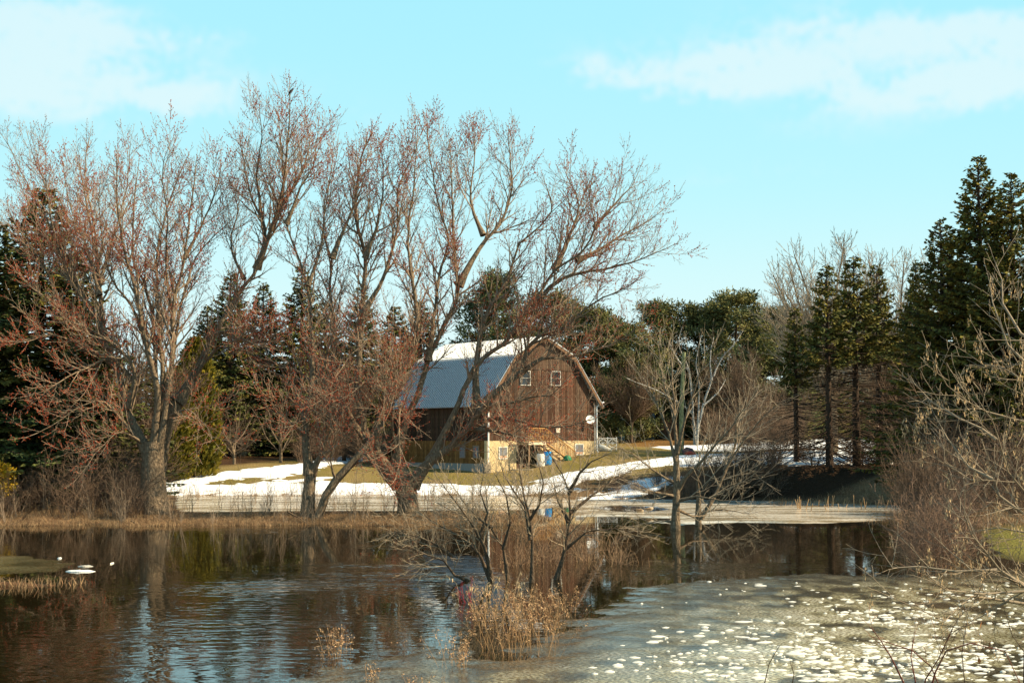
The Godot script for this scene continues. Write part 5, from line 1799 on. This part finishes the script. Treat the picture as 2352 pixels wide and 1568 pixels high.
func make_evergreens() -> void:
	rng.seed = 401
	var s_wide := spruce(15.0, 4.0, 0.9, 0.0, 0.25)
	var s_gold := spruce(18.0, 4.6, 0.9, 0.0, 0.55)
	var s_tall := spruce(16.0, 3.4, 0.85, 0.06, 0.35)
	var s_bare := spruce(13.5, 3.0, 0.8, 0.5, 0.45)
	var p_round := pine(13.0, 3.1, 0.45)
	var p_tall := pine(14.0, 2.5, 0.3)
	var c := cedar(9.0, 1.75)
	var p := on(85, 66.5)
	evergreen("spruce_tree", "big dark spruce at the left edge behind the river bank", s_wide, p, (at(85, 425, 66.5).y - p.y) / 15.0, 0.4, "", 1.5)
	p = on(-30, 64.0)
	evergreen("spruce_tree", "dark spruce cut by the left edge of the picture", s_wide, p, (at(-30, 500, 64).y - p.y) / 15.0, 2.4, "", 1.5)
	p = on(185, 68.0)
	evergreen("spruce_tree", "lower shaggy spruce right of the big left one, branches to the ground", s_wide, p, (at(180, 690, 68).y - p.y) / 15.0, 1.4, "", 1.7)
	p = on(446, 100)
	evergreen("cedar_tree", "golden green conical cedar on the lawn behind the leftmost maple", c, p, (at(446, 785, 100).y - p.y) / 9.0, 0.0)
	p = on(398, 98)
	evergreen("cedar_tree", "shorter golden cedar half hidden behind the leftmost maple trunk", c, p, (at(398, 850, 98).y - p.y) / 9.0, 2.0)
	for q in [[524, 622, 124, "dark spruce with the left peak behind the maples"], [600, 648, 128, "dark spruce second from the left behind the maples"], [472, 700, 126, "small dark spruce just right of the golden cedar"], [690, 606, 126, "tall dark spruce right of the two-stemmed maple's trunk"],
			[745, 690, 130, "lower spruce right of the tall one behind the maples"], [828, 655, 128, "dark spruce behind the massive maple's left limbs"], [905, 700, 132, "dark spruce just left of the barn roof"], [965, 690, 140, "dark spruce peeking above the barn's far roof end"]]:
		p = on(q[0], q[2])
		evergreen("spruce_tree", q[3], s_wide if q[0] % 2 else s_tall, p, (at(q[0], q[1], q[2]).y - p.y) / (15.0 if q[0] % 2 else 16.0), q[0], "", 1.4)
	for q in [[1135, 632, 136, "tall round-topped pine rising behind the barn roof"], [1272, 680, 146, "pine above the barn's ridge, behind the maple limbs"], [1372, 712, 140, "broad pine just right of the barn"], [1440, 745, 138, "pine between the barn and the birch"],
			[1512, 700, 150, "grey-green rounded pine left of the birch"], [1612, 706, 152, "yellow-green pine behind the birch's top"], [1690, 676, 148, "dark pine with the highest dome right of the birch"], [1752, 716, 156, "pine right of the dark dome"], [1812, 712, 150, "pine left of the thin spruces"]]:
		p = on(q[0], q[2])
		evergreen("pine_tree", q[3], p_round if q[0] % 2 == 0 else p_tall, p, (at(q[0], q[1], q[2]).y - p.y) / (13.0 if q[0] % 2 == 0 else 14.0), q[0], "", 1.25)
	for q in [[1905, 608, 84, 1.15, "thin spruce with bare lower trunk, left one on the dark bank"], [1968, 588, 86, 1.25, "tallest thin spruce with gold-green top on the dark bank"], [2022, 606, 89, 1.15, "thin spruce with straggly top, right one on the dark bank"], [1830, 705, 88, 1.1, "short thin spruce at the left end of the dark bank"]]:
		p = on(q[0], q[2])
		evergreen("spruce_tree", q[4], s_bare, p, (at(q[0], q[1], q[2]).y - p.y) / 13.5, q[0], "", q[3])
	p = on(2112, 94)
	evergreen("spruce_tree", "brownish narrow spruce left of the big right-hand spruces", s_tall, p, (at(2112, 598, 94).y - p.y) / 16.0, 1.0)
	for q in [[2262, 360, 76, "tallest dark spruce at the right with a golden tip"], [2338, 398, 74, "golden-sided spruce at the right edge"], [2172, 505, 79, "dark left shoulder spruce of the right-hand group"], [2440, 430, 77, "spruce beyond the right edge of the picture"]]:
		p = on(q[0], q[2])
		evergreen("spruce_tree", q[3], s_gold, p, (at(q[0], q[1], q[2]).y - p.y) / 18.0, q[0], "", 1.25)
	# yellow bush at the left edge
	var y := Acc.new()
	for k in 900:
		var d := rv().normalized() * pow(rng.randf(), 0.4)
		leaf(y, Vector3(0, 0.75, 0) + d * Vector3(0.75, 0.8, 0.7), (d + rv() * 0.5).normalized() * r1(0.1, 0.22), r1(0.03, 0.06), Color(0.42, 0.26, 0.02) * r1(0.7, 1.2))
	var t := thing("golden_shrub", "small bright yellow evergreen shrub at the left edge of the bank", "shrub", on(-4, 60.5) + Vector3(0, 0.7, 0))
	put("foliage", mesh_of(y), M.needles, t)
	y = Acc.new()
	tube(y, PackedVector3Array([Vector3(0, -0.9, 0), Vector3(0, 0.8, 0)]), PackedFloat32Array([0.05, 0.03]), 6)
	put("stem", mesh_of(y), M.dark_bark, t)
	# the far edge of the woods, where single trees can no longer be told apart
	var far := []
	var far2 := []
	for k in 150:
		var px := r1(-900, 3300)
		var d := r1(165, 260)
		var b := on(px, d)
		var tr := Transform3D(Basis(Vector3.UP, rng.randf() * TAU).scaled(Vector3(1.15, r1(0.6, 0.86), 1.15)), b)
		if k % 2:
			far.append(tr)
		else:
			far2.append(tr)
	var two := ArrayMesh.new()
	for kind in [s_tall, p_round]:
		var m := ArrayMesh.new()
		for part in 2:
			m.add_surface_from_arrays(Mesh.PRIMITIVE_TRIANGLES, kind[part].surface_get_arrays(0))
			m.surface_set_material(part, M.fir_bark if part == 0 else M.needles)
		var o := scatter("distant_woods", m, null, far if kind == s_tall else far2)
		tag(o, "mass of distant evergreens closing the view behind lawn and barn" if kind == s_tall else "mass of distant pines closing the view beyond the lawn", "woods")

func make_bare_woods() -> void:
	rng.seed = 501
	var h := maple_habit()
	h.gap = [0.30, 0.26, 0.3]
	h.seg = [0.5, 0.4, 0.3]
	h.thin = 0.016
	var big := bare_tree(15.0, 6.8, 17, h)
	var low := Habit.new()
	low.top = 2
	low.seg = [0.3, 0.25, 0.2]
	low.gap = [0.30, 0.22, 0.2]
	low.lift = [0.0, -0.08, -0.12]
	low.ang = [0.9, 0.8, 0.7]
	low.thin = 0.009
	low.thin = 0.006
	var orchard := bare_tree(6.0, 3.6, 9, low)
	var p := on(1915, 112)
	bare("bare_tree", "wide grey bare tree fanning above the thin spruces on the right", big, p, (at(1915, 530, 112).y - p.y) / 15.0, 0.7, M.bark, M.grey_twig)
	p = on(2035, 108)
	bare("bare_tree", "bare tree behind the brownish spruce on the right", big, p, (at(2035, 560, 108).y - p.y) / 15.0, 2.2, M.bark, M.grey_twig)
	p = on(2070, 90)
	bare("bare_tree", "low reddish bare tree between the thin spruces and the big right spruces", big, p, (at(2070, 790, 90).y - p.y) / 15.0, 3.2, M.dark_bark, M.brush_twig)
	p = on(1700, 140)
	bare("bare_tree", "reddish bare tree below the dark dome-shaped pine", big, p, (at(1720, 790, 140).y - p.y) / 15.0, 1.2, M.dark_bark, M.brush_twig)
	p = on(1450, 135)
	bare("bare_tree", "low bare tree beside the blue outbuilding", big, p, (at(1450, 800, 135).y - p.y) / 15.0, 1.9, M.dark_bark, M.brush_twig)
	p = on(538, 112)
	bare("orchard_tree", "small bare tree with thin trunk in front of the grey house, left one", orchard, p, (at(538, 900, 112).y - p.y) / 6.0, 0.4, M.bark, M.brush_twig)
	p = on(645, 114)
	bare("orchard_tree", "small bare tree with pale stout trunk before the grey house, right one", orchard, p, (at(645, 890, 114).y - p.y) / 6.0, 2.0, M.bark, M.brush_twig)
	p = on(300, 84)
	bare("bare_tree", "reddish bare tree behind the leftmost maple's trunk", big, p, (at(300, 735, 84).y - p.y) / 15.0, 5.0, M.dark_bark, M.brush_twig)
	p = on(790, 118)
	bare("bare_tree", "low bare tree in the brush left of the barn", big, p, (at(790, 800, 118).y - p.y) / 15.0, 5.6, M.dark_bark, M.brush_twig)
	# birch
	h = maple_habit()
	h.thin = 0.010
	h.gap = [0.5, 0.4, 0.3]
	rng.seed = 502
	limbed_tree("birch_tree", "white-barked birch clump with forked stems beyond the snow band", 119.0,
		[1599, 1022], [], [
		[0.20, 0.03, 0.5, 0.3, 1599, 1022, 1603, 985, 1616, 931, 1635, 874, 1659, 822, 1692, 783, 1707, 758],
		[0.14, 0.03, -1.0, 0.3, 1597, 1018, 1592, 945, 1583, 850, 1559, 793, 1568, 750],
		[0.12, 0.03, 1.0, 0.3, 1603, 985, 1606, 880, 1600, 830, 1612, 770],
		[0.10, 0.03, -1.0, 0.3, 1592, 950, 1560, 925, 1511, 898, 1440, 869],
		[0.10, 0.03, 1.0, 0.3, 1616, 931, 1650, 900, 1668, 870],
		[0.09, 0.03, 1.0, 0.3, 1635, 874, 1632, 820, 1640, 775],
		[0.09, 0.03, 1.0, 0.3, 1583, 850, 1560, 830, 1540, 790]], h, {"bark": M.birch_bark, "twig": M.brush_twig, "gap": 0.5, "long": [1.4, 0.9], "category": "tree", "sides": 8})

func make_thickets() -> void:
	rng.seed = 601
	var h := Habit.new()
	h.top = 2
	h.seg = [0.35, 0.22, 0.16]
	h.gap = [0.22, 0.18, 0.15]
	h.lift = [0.02, 0.05, 0.05]
	h.ratio = [0.38, 0.42, 0.4]
	h.thin = 0.006
	var kinds := [shrub_mesh(16, 2.6, 1.5, h), shrub_mesh(14, 3.0, 2.0, h), shrub_mesh(18, 2.2, 1.7, h)]
	var spots := func(rows: Array, count: int) -> Array:
		var o := [[], [], []]
		for r in rows:
			for k in int(count * r[6]):
				var b := on(r1(r[0], r[1]), r1(r[2], r[3]))
				var s := r1(r[4], r[5])
				o[k % 3].append(Transform3D(Basis(Vector3.UP, rng.randf() * TAU).scaled(Vector3(s * r1(0.8, 1.3), s, s * r1(0.8, 1.3))), b))
		return o
	# px from, px to, distance from, to, size from, to, share
	var left: Array = spots.call([[-80, 330, 58.6, 64.0, 0.5, 1.1, 1.0], [200, 345, 64.0, 74.0, 0.8, 1.7, 0.7]], 26)
	var right: Array = spots.call([[2090, 2420, 61.0, 72.0, 0.6, 1.4, 0.8], [1770, 2080, 84.0, 92.0, 0.6, 1.2, 0.5], [2090, 2400, 72.0, 84.0, 1.0, 2.0, 0.6], [2180, 2420, 57.0, 62.0, 0.4, 0.9, 0.5]], 34)
	var bank: Array = spots.call([[1580, 1790, 80.2, 85.0, 0.6, 1.1, 1.0], [1340, 1560, 84.0, 89.0, 0.25, 0.5, 0.8]], 26)
	var mid: Array = spots.call([[690, 930, 112.0, 124.0, 0.8, 1.5, 0.8], [400, 560, 118.0, 130.0, 0.8, 1.6, 0.5], [1640, 1830, 128.0, 145.0, 0.9, 2.2, 1.0], [1440, 1560, 140.0, 150.0, 0.6, 1.2, 0.4]], 26)
	var sets := [[left, M.brush_twig, "tangled brown brush along the left bank below the dark spruces"], [right, M.brush_twig, "dense brown brush below and left of the big right-hand spruces"], [bank, M.brush_twig, "brown brush on the slope behind the flooded saplings"], [mid, M.brush_twig, "far brown brush at the edge of the lawn"]]
	for s in sets:
		for k in 3:
			if s[0][k].size():
				var o := scatter("brush_thicket", kinds[k], s[1], s[0][k])
				tag(o, s[2], "brush", s[2])
	# the two shrubs in the water on the right
	h.thin = 0.0042
	h.gap = [0.16, 0.12, 0.1]
	var dense := shrub_mesh(30, 2.5, 1.1, h)
	for q in [[2135, 1345, 36.0, 1.0, "dense reddish shrub standing in the water near the right edge"], [2185, 1325, 38.5, 0.95, "twin shrub close behind it, nearer the green field"], [2110, 1290, 41.0, 0.75, "smaller shrub behind the dense reddish one in the water"]]:
		var p := on(q[0], q[2])
		p.y = maxf(p.y, -0.15)
		var t := thing("flooded_shrub", q[4], "shrub", p, q[0])
		t.scale = Vector3.ONE * q[3]
		put("stems", dense, M.red_brush, t, "stuff")
		var g := grass_mesh(110, 1.0, 0.7, 0.35, 0.006)
		put("dead_grass", g, M.grass, t, "stuff")

func make_grass() -> void:
	rng.seed = 701
	var kinds := [grass_mesh(36, 0.34, 0.35, 1.1, 0.007), grass_mesh(34, 0.22, 0.5, 2.2, 0.008), grass_mesh(14, 0.7, 0.3, 0.45, 0.006)]
	var place := func(rows: Array) -> Array:
		var o := [[], [], []]
		for r in rows:
			for k in int(r[4]):
				var b := on(r1(r[0], r[1]), r1(r[2], r[3]))
				if b.y < -0.12 or b.y > 3.0:
					continue
				var s: float = r[5] * r1(0.6, 1.3)
				var pick := rng.randf()
				o[0 if pick < 0.42 else (1 if pick < 0.5 + r[6] else 2)].append(Transform3D(Basis(Vector3.UP, rng.randf() * TAU).scaled(Vector3(s, s * r1(0.7, 1.3), s)), b))
		return o
	var sets := [
		[[[-120, 1360, 56.9, 62.5, 2600, 0.55, 0.45], [-120, 1400, 56.7, 58.4, 1300, 0.6, 0.55], [0, 340, 60, 66, 300, 1.1, 0.3], [1000, 1340, 57.3, 62, 300, 1.0, 0.25]], "straw and dead reeds along the river bank under the maples"],
		[[[380, 1330, 86.0, 89.5, 420, 0.9, 0.3], [380, 900, 64, 86, 60, 0.6, 0.3], [380, 1300, 89, 97, 200, 0.55, 0.4], [1240, 1480, 82, 92, 260, 0.8, 0.4]], "row of brown reeds between the flooded ice and the snow"],
		[[[1760, 2060, 72.0, 79.5, 300, 0.8, 0.3], [2000, 2200, 58.0, 66.0, 320, 0.9, 0.35], [2180, 2500, 54, 64, 500, 0.9, 0.4]], "dry reed stubs on the far right ice edge"],
		[[[1400, 1560, 83.0, 90.0, 300, 0.7, 0.5], [1560, 1800, 81, 88, 300, 0.8, 0.4]], "dead grass on the slope behind the geese"]]
	for s in sets:
		var w: Array = place.call(s[0])
		for k in 3:
			if w[k].size():
				var o := scatter("dead_grass", kinds[k], M.grass, w[k])
				tag(o, s[1], "grass", s[1])
	var th := Habit.new()
	th.top = 1
	th.seg = [0.25, 0.15]
	th.gap = [0.28, 0.2]
	th.ang = [0.6, 0.5]
	th.thin = 0.005
	var thin := [shrub_mesh(5, 1.5, 0.7, th), shrub_mesh(4, 1.9, 0.5, th)]
	var stems := [[], []]
	for k in 150:
		var b := on(r1(-60, 1340), r1(57.2, 63.0)) if k % 5 else on(r1(380, 1300), r1(64.0, 89.0))
		var sc := r1(0.4, 1.15)
		stems[k % 2].append(Transform3D(Basis(Vector3.UP, rng.randf() * TAU).scaled(Vector3.ONE * sc), b))
	for k in 2:
		var o := scatter("bank_stems", thin[k], M.twig, stems[k])
		tag(o, "thin bare weed stems and suckers along the maple bank", "stems", "thin stems on the maple bank")
	# weeds that stand in water and ice
	var golden := mat(Color(0.31, 0.185, 0.09), 0.9)
	var weeds := [[1192, 1500, 26, 1.35, 0.95, 9, 0.0035, "tall dense clump of golden dried weeds at the tip of the near ice"], [1240, 1470, 18, 1.1, 0.6, 7, 0.0035, "golden weeds just right of the densest clump"], [1150, 1440, 14, 0.9, 0.6, 7, 0.0035, "shorter dried weeds left of the densest clump"],
		[1290, 1415, 12, 0.8, 0.5, 7, 0.003, "reddish dried weeds right of the clump, below the crooked stem"], [1040, 1535, 12, 0.75, 0.35, 8, 0.003, "feathery tan weeds standing in the small ice patch"], [757, 1512, 9, 0.62, 0.22, 6, 0.003, "pale frosted weed at the left tip of the near ice"],
		[790, 1500, 5, 0.5, 0.15, 5, 0.003, "small brown weed beside the pale frosted one"], [850, 1570, 5, 0.36, 0.2, 5, 0.003, "thin tan weed at the bottom edge left of centre"], [965, 1590, 7, 0.36, 0.2, 6, 0.003, "low feathery weed at the bottom edge near the centre"], [880, 1475, 6, 0.2, 0.4, 4, 0.003, "flat reddish weed on the open water's edge"], [1120, 1420, 10, 0.5, 0.4, 6, 0.003, "low tan weeds in the water below the leaning bush"]]
	for q in weeds:
		var p := flat(q[0], q[1])
		var t := thing("dried_weeds", q[7], "weeds", Vector3(p.x, 0, p.y))
		var m := weed_mesh(int(q[2] * 1.6), q[3] * 0.85, q[4], q[5], q[6] * 0.75)
		put("stems", m[0], golden, t, "stuff")
		put("seed_heads", m[1], M.grass, t, "stuff")
	# seed clusters bush and red-stemmed dogwood at the clump's foot
	var p := flat(1078, 1385)
	var t := thing("red_dogwood", "crimson thin stems in the water at the foot of the leaning bush", "shrub", Vector3(p.x, 0, p.y))
	put("stems", weed_mesh(9, 0.55, 0.4, 0, 0.005)[0], mat(Color(0.22, 0.015, 0.025), 0.6), t)
	p = flat(1110, 1372)
	t = thing("seed_bush", "tan hanging seed clusters on thin twigs below the leaning bush", "shrub", Vector3(p.x, 0, p.y))
	var a := Acc.new()
	var f := Acc.new()
	for k in 22:
		var b := Vector3(r1(-0.7, 0.7), -0.1, r1(-0.6, 0.6))
		var e := b + Vector3(r1(-0.55, 0.55), r1(0.15, 0.75), r1(-0.5, 0.5))
		var mid := b.lerp(e, 0.5) + Vector3(r1(-0.1, 0.1), r1(0.02, 0.2), r1(-0.1, 0.1))
		tube(a, PackedVector3Array([b, mid, e]), PackedFloat32Array([0.006, 0.005, 0.003]), 3, false)
		for z in 3:
			var q := mid.lerp(e, rng.randf())
			for y in 3:
				leaf(f, q + rv() * 0.03, Vector3(r1(-0.02, 0.02), -r1(0.05, 0.1), r1(-0.02, 0.02)), r1(0.008, 0.015), Color(0.52, 0.38, 0.22) * r1(0.7, 1.2))
	put("twigs", mesh_of(a), M.grey_twig, t)
	put("seeds", mesh_of(f), M.grass, t, "stuff")
	# fine brown brush and reed tussocks standing in the water behind and right of the clump
	var fh := Habit.new()
	fh.top = 2
	fh.seg = [0.2, 0.14, 0.1]
	fh.gap = [0.13, 0.10, 0.1]
	fh.ratio = [0.42, 0.45, 0.4]
	fh.thin = 0.0038
	var fine := [shrub_mesh(16, 1.15, 1.3, fh), shrub_mesh(18, 0.9, 1.2, fh)]
	var fb := mat(Color(0.25, 0.155, 0.09))
	for q in [[1420, 1295, 0, 0.85, "low arching tan brush at the right of the flooded clump"], [1352, 1288, 1, 1.0, "fine brown brush behind the crooked stem"], [1262, 1290, 0, 0.85, "fine brown brush between the straight and the crooked stem"], [1185, 1300, 1, 0.95, "fine brown brush at the foot of the second forked bush"], [1390, 1250, 0, 0.9, "farther fine brush before the ice shelf"], [1310, 1240, 1, 1.15, "far fine brush behind the middle of the flooded clump"], [1215, 1235, 0, 1.0, "far fine brush seen between the flooded stems"]]:
		p = flat(q[0], q[1])
		t = thing("water_brush", q[4], "brush", Vector3(p.x, 0, p.y), q[0])
		t.scale = Vector3.ONE * q[3]
		put("stems", fine[q[2]], fb, t, "stuff")
		put("dead_grass", grass_mesh(34, 0.5, 1.0, 0.9, 0.005), M.grass, t, "stuff")
	# red-brown grass on the ledge at the left
	p = flat(30, 1345)
	t = thing("grass_hummock", "reddish dead grass hummock in front of the left ice ledge", "grass", Vector3(p.x, 0, p.y))
	a = Acc.new()
	capped(a, [Vector3(-2.4, -0.06, 0), Vector3(-1.2, -0.03, 0), Vector3(0.0, -0.03, 0), Vector3(1.0, -0.07, 0)], [0.1, 0.13, 0.12, 0.08], 10)
	put("mound", mesh_of(a), mat(Color(0.10, 0.05, 0.025)), t)
	for k in 9:
		var o := put("tuft", grass_mesh(60, 0.34, 0.4, 1.1, 0.006), M.grass, t)
		o.position = Vector3(-2.2 + k * 0.42, 0.02, r1(-0.3, 0.5))
	# fallen sticks along the bank
	for q in [[315, 1140, 370, 1085, 440, 1060, 59.0, "dark drooping branch lying from the leftmost trunk over the snow"], [660, 1175, 690, 1190, 716, 1212, 57.2, "dead stick poking into the river below the two-stemmed maple"], [300, 1195, 330, 1212, 380, 1190, 57.3, "tangle of sticks on the water's edge below the leftmost trunk"]]:
		var w := maple_habit()
		w.thin = 0.006
		w.top = 1
		limbed_tree("fallen_branch", q[7], q[6], [q[0], q[1]], [], [[0.035, 0.01, 0.5, 0.2, q[0], q[1], q[2], q[3], q[4], q[5]], [0.03, 0.01, 0.5, 0.2, q[0], q[1], q[2] + 15, q[3] + 10, q[4] - 5, q[5] + 14]], w, {"bark": M.dark_bark, "twig": M.dark_bark, "gap": 0.3, "long": [0.6, 0.4], "category": "branch", "sides": 5})
	# cattail stubs on the far ice
	var stub := Acc.new()
	tube(stub, PackedVector3Array([Vector3(0, -0.1, 0), Vector3(0.02, 0.5, 0)]), PackedFloat32Array([0.022, 0.018]), 5, false)
	var where := []
	for k in 40:
		var b := on(r1(1830, 2040), r1(68, 76))
		b.y = 0.04
		where.append(Transform3D(Basis(Vector3(r1(-1, 1), 0, r1(-1, 1)).normalized(), r1(0, 0.35)).scaled(Vector3(1, r1(0.4, 1.3), 1)), b))
	var o := scatter("cattail_stubs", mesh_of(stub), mat(Color(0.42, 0.26, 0.13)), where)
	tag(o, "broken cattail stubs standing on the ice before the dark bank", "reeds")

func _ready() -> void:
	var cam := Camera3D.new()
	cam.name = "camera"
	cam.fov = rad_to_deg(2.0 * atan(784.0 / F))
	cam.position = EYE
	cam.rotation.x = PITCH
	cam.near = 0.1
	cam.far = 4000.0
	add_child(cam)
	cam.current = true
	var env := Environment.new()
	env.tonemap_mode = Environment.TONE_MAPPER_LINEAR
	env.tonemap_exposure = 2.0
	env.background_mode = Environment.BG_SKY
	env.sdfgi_enabled = true
	env.ssao_enabled = true
	env.ssil_enabled = true
	var sky := Sky.new()
	var pano := PanoramaSkyMaterial.new()
	pano.panorama = ImageTexture.create_from_image(sky_image())
	sky.sky_material = pano
	env.sky = sky
	env.background_energy_multiplier = 0.5
	var we := WorldEnvironment.new()
	we.name = "environment"
	we.environment = env
	add_child(we)
	var sun := DirectionalLight3D.new()
	sun.name = "sun"
	sun.light_energy = 1.6
	sun.light_color = Color(1.0, 0.92, 0.77)
	sun.light_angular_distance = 0.5
	sun.shadow_enabled = true
	add_child(sun)
	sun.look_at_from_position(SUN * 50.0, Vector3.ZERO)
	nz.seed = 1
	nz.frequency = 0.01
	nz.fractal_octaves = 4
	nz2.seed = 2
	nz2.noise_type = FastNoiseLite.TYPE_SIMPLEX_SMOOTH
	nz2.frequency = 0.02
	nz2.fractal_octaves = 3
	rng.seed = 11
	make_materials()
	make_ground()
	make_water()
	rng.seed = 12
	make_sheets()
	rng.seed = 13
	make_barn()
	make_houses()
	make_evergreens()
	make_bare_woods()
	make_maples()
	make_flooded_trees()
	make_thickets()
	make_near_bush()
	rng.seed = 14
	make_barn_yard()
	make_grass()
	make_floes()
	make_animals()
